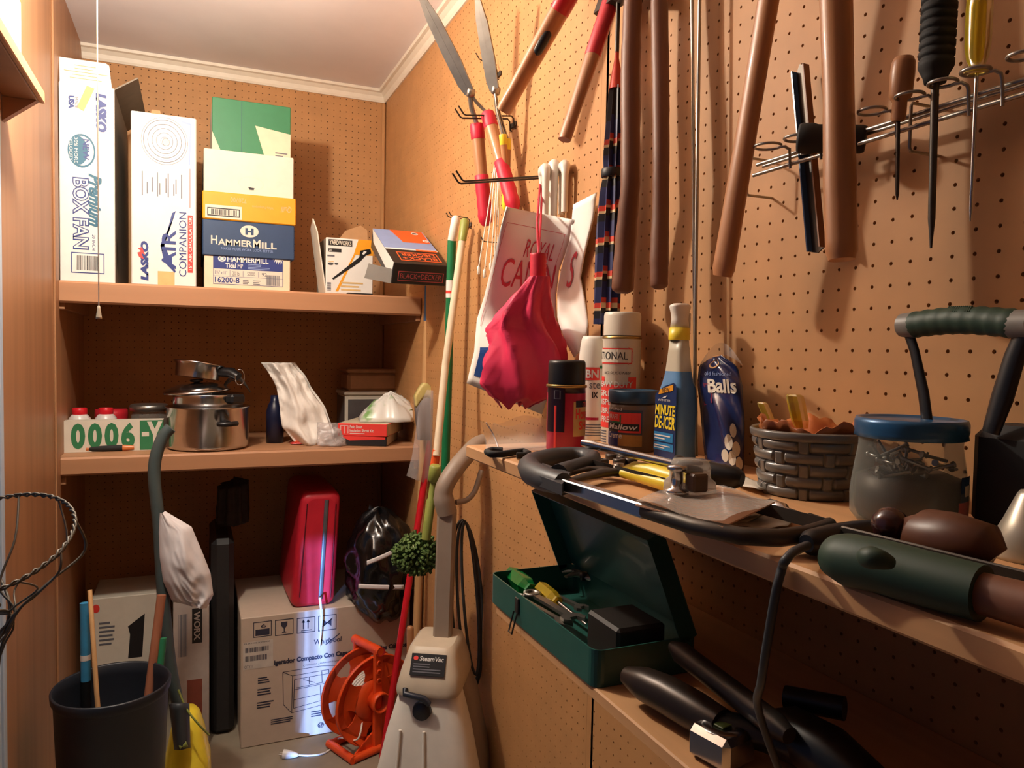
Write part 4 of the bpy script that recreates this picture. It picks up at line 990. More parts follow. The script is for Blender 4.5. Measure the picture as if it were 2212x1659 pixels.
# bits hanging in the rack
a, b = onX(1733, 150, -.020), onX(1768, 540, -.026)
m = MB(); d = (b-a); u = d.normalized(); q = V(-1, 0, 0); q = (q-u*q.dot(u)).normalized(); s = u.cross(q); L = d.length
m.prism([(0, -.010), (L, -.010), (L+.004, .0), (L, .010), (.004, .010), (-.008, .002)], a, u, s, .002, m_dsteel)
m.prism([(0, 0), (L, 0), (L, .010), (0, .010)], a+s*.010, u, q, .002, m_bluesheen); m.prism([(0, 0), (L, 0), (L, .010), (0, .010)], a-s*.010, u, q, .002, M_('brass_brown_edge', (140, 92, 60), .5))
T('steel_channel', 'long narrow steel channel hanging behind the thickest axe shaft', 'channel', mb=m)
c = onX(1725, 299, -.080); ax = V(.62, -.74, -.12).normalized(); R = pr(64, c)
m = MB(); m.lathe([(0, .02), (R*.72, .018), (R*.86, .004), (R*.93, 0), (R, .003), (R, .016), (R*.92, .02), (R*.90, .070), (R*.8, .074), (0, .074)], c, m_rubber, n=30, axis=ax)
T('rubber_tube', 'black rubber tube end poking out of the wire rack towards the room', 'tube', mb=m)
def driver(top, neck, tip, wt, wn, ws, hm, sm, name, label, kind='round'):
    X = -.066; a, n_, t = onX(*top, X), onX(*neck, X), onX(*tip, X)
    h = MB(); Rt, Rn = pr(wt, a), pr(wn, n_)
    if kind == 'amber':
        K = 12; vs, fs = [], []; st = [(-.35, .55), (-.30, .95), (0, 1.0), (.55, .98), (.78, .80), (.90, .62), (.95, .98), (1.0, 1.0), (1.02, .7)]
        d = n_-a
        for tt, rr_ in st:
            c = a+d*tt
            for k in range(K): an = 2*math.pi*k/K; r_ = Rt*rr_*(1+(.08*(-1)**k if tt < .85 else 0)); vs.append(c+V(math.cos(an)*r_, math.sin(an)*r_, 0))
        for i in range(len(st)-1):
            for k in range(K): fs.append((i*K+k, i*K+(k+1) % K, (i+1)*K+(k+1) % K, (i+1)*K+k))
        fs.append(tuple(range(K))); h.add(vs, fs, hm, True)
    elif kind == 'black':
        st = [(-.3, .8), (-.28, 1)]
        for k in range(9): st += [(-.2+.11*k, 1.0), (-.19+.11*k, .9), (-.16+.11*k, .9), (-.15+.11*k, 1.0)]
        st += [(.80, 1.0), (.86, .85), (.92, .70), (1.0, .60), (1.0, .3)]
        h.tube([lerp(a, n_, q) for q, _ in st], [Rt*w for _, w in st], hm, n=18)
    else:
        h.tube([lerp(a, n_, q) for q in (-.02, .0, .08, .25, .60, .66, .70, .95, 1.0)], [Rt*q for q in (.3, .75, .95, 1.0, .95, .78, .6, .62, .5)], hm, n=18)
    s_ = MB(); d = t-n_
    Rs = pr(ws, n_)
    s_.tube([n_, lerp(n_, t, .02), lerp(n_, t, .82), lerp(n_, t, .93), t], [Rs, Rs, Rs*.9, Rs*(.8 if kind != 'black' else .5), Rs*.3], sm, n=10)
    T(name, label, 'tool', parts=[('handle', h), ('shaft', s_)], group='hand tools in the wire rack')
driver((1953, 124), (1940, 262), (1938, 432), 50, 28, 9, m_wood, m_dsteel, 'awl', 'small awl with turned wooden handle in the wire rack')
driver((2030, 0), (2020, 180), (2011, 536), 72, 34, 17, m_rubber, m_dsteel, 'sharpening_steel', 'long pointed tool with ribbed black handle in the wire rack', 'black')
driver((2116, 20), (2110, 158), (2096, 478), 48, 48, 9, m_yellowt, m_chrome, 'screwdriver', 'amber handled screwdriver with bright shaft in the wire rack', 'amber')
# ================================================================ work bench and lower shelf on the right wall
b = MB(); b.box((XB, -.80, ZB-.021), (-.001, YBE, ZB), m_board, c=.0025)
br = []
for y in (.12, -.30, -.70):
    k = MB(); k.box((-.26, y-.006, ZB-.034), (-.001, y+.006, ZB-.0215), m_dsteel); k.prism([(0, 0), (.20, .0), (0, -.12)], V(-.001, y-.002, ZB-.034), V(-1, 0, 0), UZ, .004, m_dsteel); br.append(('bracket', k))
kn = MB()
T('bench_board', 'long pine board bench along the pegboard wall, crowded with cans, jars and tools', 'shelf', parts=[('board', b)]+br)
b = MB(); b.box((XLF, -.80, ZL-.016), (-.001, YLE, ZL), m_board, c=.002)
br = []
for y in (.05, -.35, -.70):
    k = MB(); k.prism([(0, 0), (.22, .0), (0, -.12)], V(-.001, y-.002, ZL-.0165), V(-1, 0, 0), UZ, .004, m_dsteel); br.append(('bracket', k))
T('bench_board', 'narrow pine shelf below the bench, carrying the green toolbox', 'shelf', parts=[('board', b)]+br)

def smooth(P, n=6):
    out = []
    for i in range(len(P)-1):
        p0, p1, p2, p3 = P[max(i-1, 0)], P[i], P[i+1], P[min(i+2, len(P)-1)]
        for k in range(n):
            t = k/n; out.append(.5*((2*p1)+(p2-p0)*t+(2*p0-5*p1+4*p2-p3)*t*t+(3*p1-p0-3*p2+p3)*t**3))
    return out+[P[-1]]
def camang(c): return math.atan2(CAM.y-c.y, CAM.x-c.x)
def cyl(c, r, z0, z1, span, ac=None, off=0.0):
    ac = (camang(c) if ac is None else ac) + math.radians(off)
    sp = math.radians(span)
    rf = r if callable(r) else (lambda z: r)
    def fn(p, q, l=.0006):
        z = z0+(z1-z0)*q; a = ac+(p-.5)*sp
        return V(c.x+(rf(z)+l)*math.cos(a), c.y+(rf(z)+l)*math.sin(a), z)
    return fn
def patch(mb, fn, p0, q0, p1, q1, mat, n=10, m=1, lift=.0006):
    vs = [fn(p0+(p1-p0)*i/n, q0+(q1-q0)*j/m, lift) for i in range(n+1) for j in range(m+1)]
    mb.add(vs, [(i*(m+1)+j, (i+1)*(m+1)+j, (i+1)*(m+1)+j+1, i*(m+1)+j+1) for i in range(n) for j in range(m)], mat)
def ctext(mb, fn, t, a, b_, c, d, mat, lift=.001, rot=0, bold=0.0, shear=0.0):
    mb.text(fcz, t, a, b_, c, d, mat, rot, bold, shear, lift, fn=fn)
def zat(c, y): # height of picture row y on the axis of a thing at c
    p = onY(1106, y, c.y); k = (RC[1] @ np.array([c.x-CAM.x, c.y-CAM.y, 0.0])); dz = RC @ np.array([c.x-CAM.x, c.y-CAM.y, 0.0])
    # solve (y-CY)/F = (k + RC12*z)/(w + RC22*z)
    t = (y-CY)/F_PX; z = (t*dz[2]-dz[1])/(RC[1][2]-t*RC[2][2]); return CAM.z+z
# --- black capped spray can
c = onZ(1221, 972, ZB); R = pr(83, c); H = lambda y: zat(c, y)
m_canred = M_('can_maroon_red', (176, 30, 62), .3, var=.05); m_candark = M_('can_black_print', (36, 14, 24), .3, var=.05); m_gold = M_('gold_rim', (170, 142, 84), .3, metal=.8)
b = MB(); zc = H(832)
b.lathe([(0, ZB), (R*.96, ZB), (R, ZB+.003), (R, ZB+(zc-ZB)*.55, m_canred), (R, zc-.012, m_candark), (R*.98, zc-.004, m_candark), (R*1.06, zc-.003, m_gold), (R*1.06, zc+.001, m_gold), (R*.95, zc+.002, m_gold), (0, zc+.002)], V(c.x, c.y, 0), m_canred, n=36)
fn = cyl(c, R, ZB, zc, 180)
patch(b, fn, .12, .30, .48, .985, m_candark, 12); patch(b, fn, .30, .06, .34, .70, m_redink, 2)
patch(b, fn, .62, .24, .98, .76, m_tanink, 10); patch(b, fn, .66, .68, .95, .78, m_candark, 8, lift=.0008)
ctext(b, fn, 'Home', .66, .50, .98, .66, m_redink, bold=.03); ctext(b, fn, 'SHI', .72, .34, .96, .47, m_redink, bold=.03); ctext(b, fn, 'CRS', .80, .69, .95, .76, m_redink)
for k in range(2): patch(b, fn, .29+.02*k, .80-.0+.01*k, .41-.02*k, .93-.01*k, m_greyink if not k else m_candark, 6, lift=.0009+.0003*k)
cp = MB(); zt = H(778); cp.lathe([(R*.97, zc+.0025), (R*.97, zt-.006), (R*.94, zt-.002), (R*.88, zt), (R*.86, zt-.002), (0, zt-.002)], V(c.x, c.y, 0), m_black, n=36)
T('spray_can', 'maroon spray can with black cap, frontmost can at the far end of the bench', 'can', parts=[('can', b), ('cap', cp)], group='spray cans on the bench')
# --- white can with tapered top
c = onZ(1279, 949, ZB); R = pr(66, c); zt = zat(c, 726)
b = MB(); rf = lambda z: R if z < ZB+(zt-ZB)*.70 else R*(1-.22*((z-ZB-(zt-ZB)*.70)/((zt-ZB)*.3))**2)
b.lathe([(0, ZB), (R*.96, ZB), (R, ZB+.004)]+[(rf(ZB+(zt-ZB)*t), ZB+(zt-ZB)*t) for t in (.3, .6, .7, .8, .9, .97)]+[(R*.72, zt), (0, zt)], V(c.x, c.y, 0), m_whitep, n=32)
fn = cyl(c, rf, ZB, zt, 180)
patch(b, fn, .22, .58, .62, .70, m_redink, 8); ctext(b, fn, 'BN', .34, .60, .60, .68, m_white, bold=.03); patch(b, fn, .62, .69, .86, .72, m_greenink, 4)
ctext(b, fn, 'ster', .42, .50, .72, .56, m_greyink); ctext(b, fn, 'IX', .48, .41, .60, .47, m_blackink, bold=.03); patch(b, fn, .30, .20, .62, .225, m_canred, 6)
for k in range(5): patch(b, fn, .3, .05+.025*k, .75-.05*(k % 3), .06+.025*k, m_greyink, 6)
T('spray_can', 'plain white tapered can between the maroon can and the tall can', 'can', mb=b, group='spray cans on the bench')
# --- tall cream can
c = onZ(1338, 958, ZB); R = pr(81, c); H = lambda y: zat(c, y); zc = H(728); zt = H(675)
m_cancream = M_('can_cream', (226, 218, 200), .35, var=.03)
b = MB(); b.lathe([(0, ZB), (R*.96, ZB), (R, ZB+.003), (R, zc-.008), (R*1.05, zc-.004, m_gold), (R*1.05, zc, m_gold), (R*.9, zc+.002, m_gold), (0, zc+.002)], V(c.x, c.y, 0), m_cancream, n=36)
fn = cyl(c, R, ZB, zc, 180)
for k, (e, mt) in enumerate(((0, m_redink), (.012, m_cancream))):
    vs = [(-.02+e, .83), (.05+e, .90-e*.6), (.62-e, .90-e*.6), (.70-e, .86), (.70-e, .78), (.62-e, .745+e*.6), (.05+e, .745+e*.6), (-.02+e, .79)]
    cc = fn(.34, .82, .0008+.0004*k)
    b.add([cc]+[fn(p, q, .0006+.0004*k) for p, q in vs], [(0, i+1, (i+1) % 8+1) for i in range(8)], mt)
patch(b, fn, -.02, .75, .68, .895, m_redink, 12, lift=.0008); patch(b, fn, .0, .762, .66, .883, m_cancream, 12, lift=.0011)
ctext(b, fn, 'NATIONAL', -.12, .79, .60, .86, m_blackink, lift=.0015)
ctext(b, fn, 'NO SILICONES!', .18, .655, .66, .68, m_blackink, shear=.3)
patch(b, fn, -.05, .16, .78, .56, m_redink, 14); patch(b, fn, -.05, .56, .18, .63, m_redink, 6); patch(b, fn, .62, .56, .78, .63, m_redink, 6)
for t, q0 in (('HEAVY DUTY', .535), ('GREASE', .45), ('DISPLACES', .37), ('LUBRICATES', .29), ('& PREVENTS', .21)): ctext(b, fn, t, .0, q0, .70, q0+.055, m_white, bold=.02)
for k in range(5): patch(b, fn, .02, .02+.025*k, .26, .032+.025*k, m_greyink, 4)
cp = MB(); cp.lathe([(R*.98, zc+.0025), (R*.98, zt-.007), (R*.95, zt-.002), (R*.9, zt), (0, zt)], V(c.x, c.y, 0), m_cancream, n=36)
T('spray_can', 'tallest can, cream with red panel and cream cap, behind the peanut jar', 'can', parts=[('can', b), ('cap', cp)], group='spray cans on the bench')
# --- plastic jar with blue lid and rainbow label
c = onZ(1366, 972, ZB); R = pr(108, c); H = lambda y: zat(c, y); zl0, zl1 = H(868), H(842)
m_brownjar = M_('jar_brown_content', (112, 88, 66), .3, var=.08)
b = MB(); b.lathe([(0, ZB), (R*.9, ZB), (R*.94, ZB+.004), (R*.96, zl0-.012), (R*.92, zl0), (0, zl0)], V(c.x, c.y, 0), m_brownjar, n=36)
fn = cyl(c, R*.95, ZB, zl0, 180)
patch(b, fn, .03, .12, .62, .86, m_dgrey, 12); patch(b, fn, .30, .40, .60, .80, m_redink, 8, lift=.0008); patch(b, fn, .18, .45, .34, .76, m_greenink, 6, lift=.0009); patch(b, fn, .30, .13, .62, .36, M_('ochre_print', (176, 128, 58), .5), 8, lift=.0008); patch(b, fn, .03, .12, .3, .4, m_blueink, 8, lift=.0008)
patch(b, fn, .10, .62, .32, .80, m_redink, 6, lift=.0011); ctext(b, fn, 'KRAFT', .12, .67, .30, .76, m_white, lift=.0014); ctext(b, fn, 'Jet-Puffed', .05, .83, .35, .9, m_white, lift=.0014)
patch(b, fn, .03, .44, .58, .58, m_blackink, 10, lift=.0012); ctext(b, fn, 'Mallow', .12, .46, .56, .57, m_white, lift=.0015, bold=.02, shear=.2); ctext(b, fn, 'Creme', .10, .28, .36, .40, m_white, lift=.0012, bold=.02)
l = MB(); m_bluelid = M_('dark_teal_lid', (40, 66, 86), .35); l.lathe([(R*.97, zl0-.001), (R*1.0, zl0+.002), (R*1.0, zl1-.002), (R*.97, zl1), (R*.88, zl1), (R*.86, zl1-.002), (0, zl1-.002)], V(c.x, c.y, 0), m_bluelid, n=40)
T('plastic_jar', 'squat brown jar with dark blue lid and colourful label, before the tall can', 'jar', parts=[('jar', b), ('lid', l)])
# --- de-icer spray bottle
pc = onZ(1463, 1000, ZB)
if pc.x > -.07: pc.x = -.07
yl = onX(1411, 988, pc.x).y; xr = onY(1511, 985, pc.y).x
cx_, cy_ = (pc.x+xr)/2, (pc.y+yl)/2; hx, hy = (xr-pc.x)/2, (yl-pc.y)/2
cc = V(cx_, cy_, ZB); H = lambda y: zat(cc, y)
m_blueliq = M_('blue_washer_liquid', (98, 144, 190), .25, var=.04); m_milk2 = M_('milky_bottle', (196, 188, 166), .35, var=.03)
def loft(secs, cx, cy, mat_of, K=28, p=4.0):
    m = MB(); vs, fs, ms = [], [], []
    for (z, a, b_) in secs:
        for k in range(K):
            t = 2*math.pi*k/K; ct, st = math.cos(t), math.sin(t)
            r = (abs(ct)**p+abs(st)**p)**(-1/p); vs.append((cx+a*r*ct, cy+b_*r*st, z))
    for i in range(len(secs)-1):
        for k in range(K): fs.append((i*K+k, i*K+(k+1) % K, (i+1)*K+(k+1) % K, (i+1)*K+k)); ms.append(mat_of((secs[i][0]+secs[i+1][0])/2))
    fs += [tuple(range(K))[::-1], tuple(range((len(secs)-1)*K, len(secs)*K))]; ms += [mat_of(0), mat_of(9)]
    m.add(vs, fs, ms, True); return m
zliq = H(802)
b = loft([(ZB, hx*.9, hy*.9), (ZB+.004, hx, hy), (H(880), hx, hy), (H(840), hx*.93, hy*.93), (H(815), hx*.74, hy*.74), (zliq, hx*.68, hy*.68), (H(760), hx*.56, hy*.56), (H(735), hx*.50, hy*.50)], cx_, cy_, lambda z: m_blueliq if z < zliq else m_milk2)
m_lab = M_('deep_blue_label', (26, 50, 98), .35)
zl_, zh_ = ZB+.004, H(826)
fc = (V(pc.x, yl-.003, zl_), V(0, pc.y-yl+.008, 0), V(0, 0, zh_-zl_))
O = fc
lb = MB(); lb.poly(fc, [(0, 0), (1, 0), (1, .90), (.96, .98), (.85, 1), (.45, .95), (.0, .83)], m_lab, .0012)
lb.poly(fc, [(.16, .83), (.86, .90), (.86, .98), (.24, .90)], m_yelink, .002); lb.text(fc, 'NEW', .35, .86, .7, .93, m_blackink, lift=.0024)
lb.text(fc, 'WINTER', .15, .745, .75, .775, m_white, lift=.002); lb.poly(fc, [(.35, .79), (.5, .79), (.6, .83), (.45, .81)], m_white, .002)
lb.text(fc, 'MINUTE', .03, .56, .98, .70, m_yellow, 0, .03, .12, lift=.002); lb.text(fc, 'DE-ICER', .03, .38, .98, .55, m_yellow, 0, .03, .12, lift=.002)
m_cyan = M_('cyan_print', (40, 130, 190), .4); lb.rect(fc, .0, .21, .9, .33, m_cyan, .002); lb.rect(fc, .0, .09, .92, .19, m_cyan, .002); lb.lines(fc, .05, .23, .85, .31, m_white, 2, lift=.0026); lb.lines(fc, .05, .11, .85, .17, m_white, 2, lift=.0026)
col_ = MB(); rr_ = max(hx, hy)*.52; col_.lathe([(rr_*.95, H(735)), (rr_*1.0, H(733)), (rr_*.93, H(708)), (0, H(708))], V(cx_, cy_, 0), m_yellow, n=24)
zt0, zt1 = H(708), H(656)
hd = loft([(zt0, rr_*.80, rr_*.8), (lerp(zt0, zt1, .35), rr_*.74, rr_*.66), (lerp(zt0, zt1, .6), rr_*.82, rr_*.68), (lerp(zt0, zt1, .85), rr_*1.0, rr_*.75), (lerp(zt0, zt1, .93), rr_*.98, rr_*.7), (zt1, rr_*.66, rr_*.55)], cx_, cy_, lambda z: m_whitep, p=2.6)
nz = MB(); nz.box((cx_-rr_*.5, cy_+rr_*.4, lerp(zt0, zt1, .62)), (cx_+rr_*.5, cy_+rr_*.98, lerp(zt0, zt1, .92)), m_whitep, c=.004); nz.box((cx_+rr_*.85, cy_-.004, lerp(zt0, zt1, -.2)), (cx_+rr_*1.15, cy_+.004, lerp(zt0, zt1, .65)), m_whitep, c=.003)
T('spray_bottle', 'trigger spray bottle of blue de-icer liquid with yellow collar', 'bottle', parts=[('bottle', b, {'sub': [('label', lb)]}), ('collar', col_), ('spray_head', hd, {'sub': [('trigger', nz)]})])
# --- mothball bag
def moth(u, v):
    L = [(1524, 1000), (1518, 950), (1512, 880), (1506, 830), (1510, 790), (1535, 772)]; Rr = [(1606, 1022), (1608, 960), (1606, 890), (1604, 830), (1592, 795), (1560, 768)]
    i = min(4, int(v*5)); t = v*5-i
    l = (L[i][0]*(1-t)+L[i+1][0]*t, L[i][1]*(1-t)+L[i+1][1]*t); r = (Rr[i][0]*(1-t)+Rr[i+1][0]*t, Rr[i][1]*(1-t)+Rr[i+1][1]*t)
    p = onX(l[0]*(1-u)+r[0]*u, l[1]*(1-u)+r[1]*u, -.050-.022*math.sin(math.pi*u)*(1-v*.8)-.004*math.sin(9*u+12*v)); p.z = max(p.z, ZB+.001); return p
def mothmap(p, q, l):
    c = moth(p, q); return c+V(-.6, -.8, 0)*max(l, .0015)
m_moth = M_('navy_printed_film', (34, 44, 92), .22, var=.15, scale=20, coat=.4)
b = MB(); b.sheet(moth, 16, 22, m_moth, th=.002)
b.text(fcz, 'Balls', .22, .53, .86, .66, m_offw, 0, .03, fn=lambda p, q, l: mothmap(p, q, .002)); b.text(fcz, 'old fashioned', .15, .70, .8, .745, m_bluelt, 0, 0, fn=lambda p, q, l: mothmap(p, q, .002))
def mpoly(pts, mat, l=.002):
    vs = [mothmap(p, q, l) for p, q in pts]; c = sum(vs, V(0, 0, 0))/len(vs); b.add([c]+vs, [(0, i+1, (i+1) % len(vs)+1) for i in range(len(vs))], mat)
mpoly([(.40+.16*math.cos(a), .86+.075*math.sin(a)+.03*math.cos(a)) for a in [2*math.pi*k/14 for k in range(14)]], m_woodlt); mpoly([(.1, .42), (.3, .45), (.3, .6), (.12, .62)], M_('wine_print', (110, 40, 70), .4))
for k, (p, q, r_) in enumerate([(.62, .20, .10), (.80, .16, .10), (.70, .09, .10), (.88, .06, .09), (.74, .28, .08), (.52, .10, .09)]):
    mpoly([(p+r_*math.cos(a), q+r_*.55*math.sin(a)) for a in [2*math.pi*k_/12 for k_ in range(12)]], m_offw, .0022+.0002*k)
fl = MB(); fl.sheet(lambda u, v: onX(1510+95*u, 790-24*math.sin(math.pi*u)-26*v*math.sin(math.pi*u), -.058-.02*v+.004*math.sin(14*u)), 14, 4, m_clear)
T('mothball_bag', 'navy printed bag of mothballs with a carry hole, right of the de-icer bottle', 'bag', parts=[('bag', b), ('film_top', fl)])
# --- woven ceramic basket with screwdrivers in an orange bag
c = onZ(1755, 1092, ZB); c.x = min(c.x, -.078)
c = V(-.080, onX(1750, 1000, -.080).y, ZB)
H = lambda y: zat(c, y); zr_ = H(925); Rt = pr(246, c); Rb = Rt*.83
m_bask = M_('grey_glazed_ceramic', (112, 108, 102), .28, var=.12, scale=20, coat=.4)
b = MB(); K = 252; vs, fs = [], []
HH = zr_-ZB
NZ = 60; NST = 14
for i in range(NZ+1):
    t = i/NZ; z = ZB+HH*.88*t; rb_ = Rb+(Rt*.97-Rb)*t; band = t*5.0; bi = min(4, int(band)); bf = min(1, band-bi)
    prof = max(0, math.sin(math.pi*bf))**.5*.006
    for k in range(K):
        an = 2*math.pi*k/K; uq = an*NST/(2*math.pi); fr_ = abs(uq % 1 - .5)
        if (int(uq)+bi) % 2 == 0 and fr_ < .26:
            r_ = rb_-.004+(.0045 if fr_ < .19 else -.0025)
        else: r_ = rb_-.004+prof
        vs.append((c.x+r_*math.cos(an), c.y+r_*math.sin(an), z))
for i in range(NZ):
    for k in range(K): fs.append((i*K+k, i*K+(k+1) % K, (i+1)*K+(k+1) % K, (i+1)*K+k))
fs.append(tuple(range(K))[::-1]); b.add(vs, fs, m_bask, True)
rim = MB(); rim.lathe([(Rt*.95, ZB+HH*.86), (Rt*1.0, ZB+HH*.87), (Rt*1.02, ZB+HH*.90), (Rt*1.03, ZB+HH*.97), (Rt*1.0, zr_), (Rt*.95, zr_-.002), (Rt*.92, ZB+HH*.9), (Rt*.80, ZB+.01), (0, ZB+.01)], V(c.x, c.y, 0), m_bask, n=48)
T('basket', 'grey glazed basket weave pot on the bench right of the mothballs', 'basket', parts=[('woven_body', b), ('rim', rim)])
bc = c
def obag(u, v):
    a = 2*math.pi*u; r_ = Rt*.93*v; rip = 1+.05*math.sin(7*a)+.03*math.sin(15*a+1)
    return V(bc.x+r_*rip*math.cos(a)*.97, bc.y+r_*rip*math.sin(a)*.97, zr_-.028+.034*v**3+.005*math.sin(5*a+4*v)*v+.003*math.sin(17*a)*v)
b = MB(); b.sheet(obag, 60, 12, M_('orange_film', (206, 118, 62), .3, var=.2, scale=14, coat=.3), th=.001)
T('orange_bag', 'crumpled orange plastic bag lining the grey basket', 'bag', mb=b)
for (t0, t1, w_, lb_) in (((1646, 869), (1664, 912), 22, 'small amber screwdriver handle sticking out of the basket, on its left'), ((1716, 852), (1728, 908), 36, 'larger amber screwdriver handle sticking out of the basket, near its middle')):
    a_ = onX(*t0, -.085); b_ = onX(*t1, -.080); d = b_-a_; K = 12; m = MB(); vs, fs = [], []; Rr = pr(w_, a_)
    for tt, q in ((0, .7), (.06, .95), (.3, 1.0), (1.0, .95), (1.3, .7)):
        for k in range(K): an = 2*math.pi*k/K; vs.append(a_+d*tt+V(math.cos(an), math.sin(an), 0)*Rr*q*(1+.09*(-1)**k))
    for i in range(4):
        for k in range(K): fs.append((i*K+k, i*K+(k+1) % K, (i+1)*K+(k+1) % K, (i+1)*K+k))
    fs.append(tuple(range(K))); m.add(vs, fs, m_yellowt, False)
    s_ = MB(); s_.tube([a_+d*1.25, a_+d*1.25+V(0, 0, -.05)], .003, m_chrome, n=8)
    T('screwdriver', lb_, 'screwdriver', parts=[('handle', m), ('shaft', s_)], group='screwdrivers in the basket')
# --- big jar of screws
c = onZ(1958, 1128, ZB); R = pr(222, V(c.x, c.y, 1.28)); H = lambda y: zat(c, y); z0_, z1_ = H(945), H(903)
g = MB(); Rj = R*.98
g.lathe([(Rj*.2, ZB+.004), (Rj*.92, ZB), (Rj*1.05, ZB+.008), (Rj*1.06, ZB+.03), (Rj*1.0, z0_-.03), (Rj*.93, z0_-.008), (Rj*.93, z0_)], V(c.x, c.y, 0), m_glass, n=44)
l = MB(); m_jblue = M_('blue_metal_lid', (44, 96, 140), .32, metal=.3, coat=.2)
l.lathe([(R*.95, z0_), (R*1.0, z0_+.001), (R*.985, z0_+.005), (R*1.0, z0_+.008), (R*1.0, z1_-.004), (R*.97, z1_), (R*.9, z1_), (R*.87, z1_-.002), (0, z1_-.0015)], V(c.x, c.y, 0), m_jblue, n=60)
fn = cyl(c, Rj*1.03, ZB, z0_, 180)
lbm = MB(); patch(lbm, fn, .82, .10, 1.0, .62, m_navy, 6); patch(lbm, fn, .80, .14, .95, .34, m_redink, 6, lift=.001); patch(lbm, fn, .86, .40, .99, .52, m_cream, 6, lift=.001)
T('screw_jar', 'large glass jar with bright blue metal lid holding loose hardware', 'jar', parts=[('jar', g), ('lid', l), ('label', lbm)])
rr = random.Random(11)
m = MB()
m.lathe([(0, ZB+.005), (Rj*.9, ZB+.005), (Rj*.97, ZB+.014), (Rj*.97, ZB+.045), (Rj*.6, ZB+.052), (0, ZB+.05)], V(c.x, c.y, 0), m_dsteel, n=24)
for k in range(90):
    a = rr.random()*6.28; q = Rj*.86*math.sqrt(rr.random()); p = V(c.x+q*math.cos(a), c.y+q*math.sin(a), ZB+.02+rr.random()*.05); d = V(rr.uniform(-1, 1), rr.uniform(-1, 1), rr.uniform(-.5, .5)).normalized()*.014
    if (p+d-c).to_2d().length < Rj*.92 and (p-d-c).to_2d().length < Rj*.92: m.tube([p-d, p+d*.85, p+d*.86, p+d], [.0016, .0016, .0034, .0034], m_steel, n=6)
T('loose_hardware', 'loose dull screws and hooks filling the bottom of the blue lidded jar', 'hardware', mb=m, kind='stuff')
# --- black tote with green gripped handle
X = -.075; gL, gR = onX(1972, 702, X), onX(2196, 700, X); Rg = pr(56, gL)
arms = []
gp = MB(); gg = [lerp(gL, gR, t) for t in [i/24 for i in range(25)]]
gp.tube([p+V(0, 0, .004*math.sin(math.pi*i/24)) for i, p in enumerate(gg)], [Rg*(.94 if i in (0, 24) else 1.0+.04*math.sin(i*2.0)) for i in range(25)], m_greendk, n=18)
for k in range(12): gp.tube([lerp(gL, gR, .38+.02*k)+V(-Rg*.75, -Rg*.3, Rg*.62+.003), lerp(gL, gR, .38+.02*k)+V(-Rg*.2, -Rg*.1, Rg*.98+.004)], .0011, m_greendk, n=5)
eL = MB(); eL.tube([gL-UY*-.012, gL+UY*.0, gL-UY*.004], [Rg*.92, Rg*1.0, Rg*.98], m_grey, n=16); eR = MB(); eR.tube([gR+UY*.004, gR-UY*.014], [Rg*.98, Rg*.95], m_grey, n=16)
aL = MB(); q0, q1, q2, q3 = gL+UY*.008, onX(1976, 760, X), onX(1995, 850, X-.002), onX(2006, 935, X-.004)
aL.tube([q0, q1, q2, q3], [Rg*.42, Rg*.40, Rg*.46, Rg*.46], m_black, n=10, flat=.5)
aR = MB(); aR.tube([gR-UY*.010, onX(2192, 770, X), onX(2165, 860, X-.003), onX(2140, 935, X-.006)], [Rg*.6, Rg*.7, Rg*.75, Rg*.6], m_black, n=10, flat=.6)
m_blk = M_('deep_black_plastic', (11, 11, 12), .6, var=.05)
bd = MB(); bd.box((-.075, -.62, ZB+.0005), (-.012, onX(2085, 1000, -.075).y, onX(2100, 915, -.08).z), m_blk, c=.012)
T('tool_tote', 'black tool tote at the right edge with upright green gripped handle', 'tote', parts=[('body', bd), ('grip', gp), ('end_cap', eL), ('end_cap', eR), ('handle_arm', aL), ('handle_arm', aR)])
# ================================================================ small things lying on the bench
# clear bag, s hook
def cb(u, v):
    xs = 1050+132*u; p = onZ(xs, 978-8*u, ZB+.002); h = [0, .6, 1.0, .95, .8][min(4, int(v*5))] if 0 else v
    q = onY(xs+10*math.sin(v*2), 975-62*v+10*math.sin(u*6)*v, p.y+.02*math.sin(math.pi*v)); q.z = max(q.z, ZB+.001); q.y += .05*v; return q
b = MB(); b.sheet(cb, 14, 8, m_clear); b.sheet(lambda u, v: cb(u, v)+V(.01+.02*v, .03-.015*v, -.006*v), 14, 8, m_clear); b.tube([cb(.12+.1*t, 1-t) for t in (0, .3, .6, .9)], .0012, m_plasticw, n=5)
T('clear_bag', 'crumpled clear plastic bag at the far left corner of the bench', 'bag', mb=b)
P = [onZ(x, y, ZB+.006) for x, y in ((1128, 982), (1110, 981), (1085, 980), (1062, 982), (1054, 977), (1062, 972), (1085, 971))]
P = [onZ(x, y, ZB+.006) for x, y in ((1085, 973), (1062, 972), (1052, 976), (1060, 981), (1085, 981), (1112, 977), (1132, 975), (1142, 980), (1134, 984), (1116, 984))]
b = MB(); b.tube(P, .0052, m_rubber, n=10)
T('utility_hook', 'black curled utility hook lying at the left corner of the bench', 'hook', mb=b)
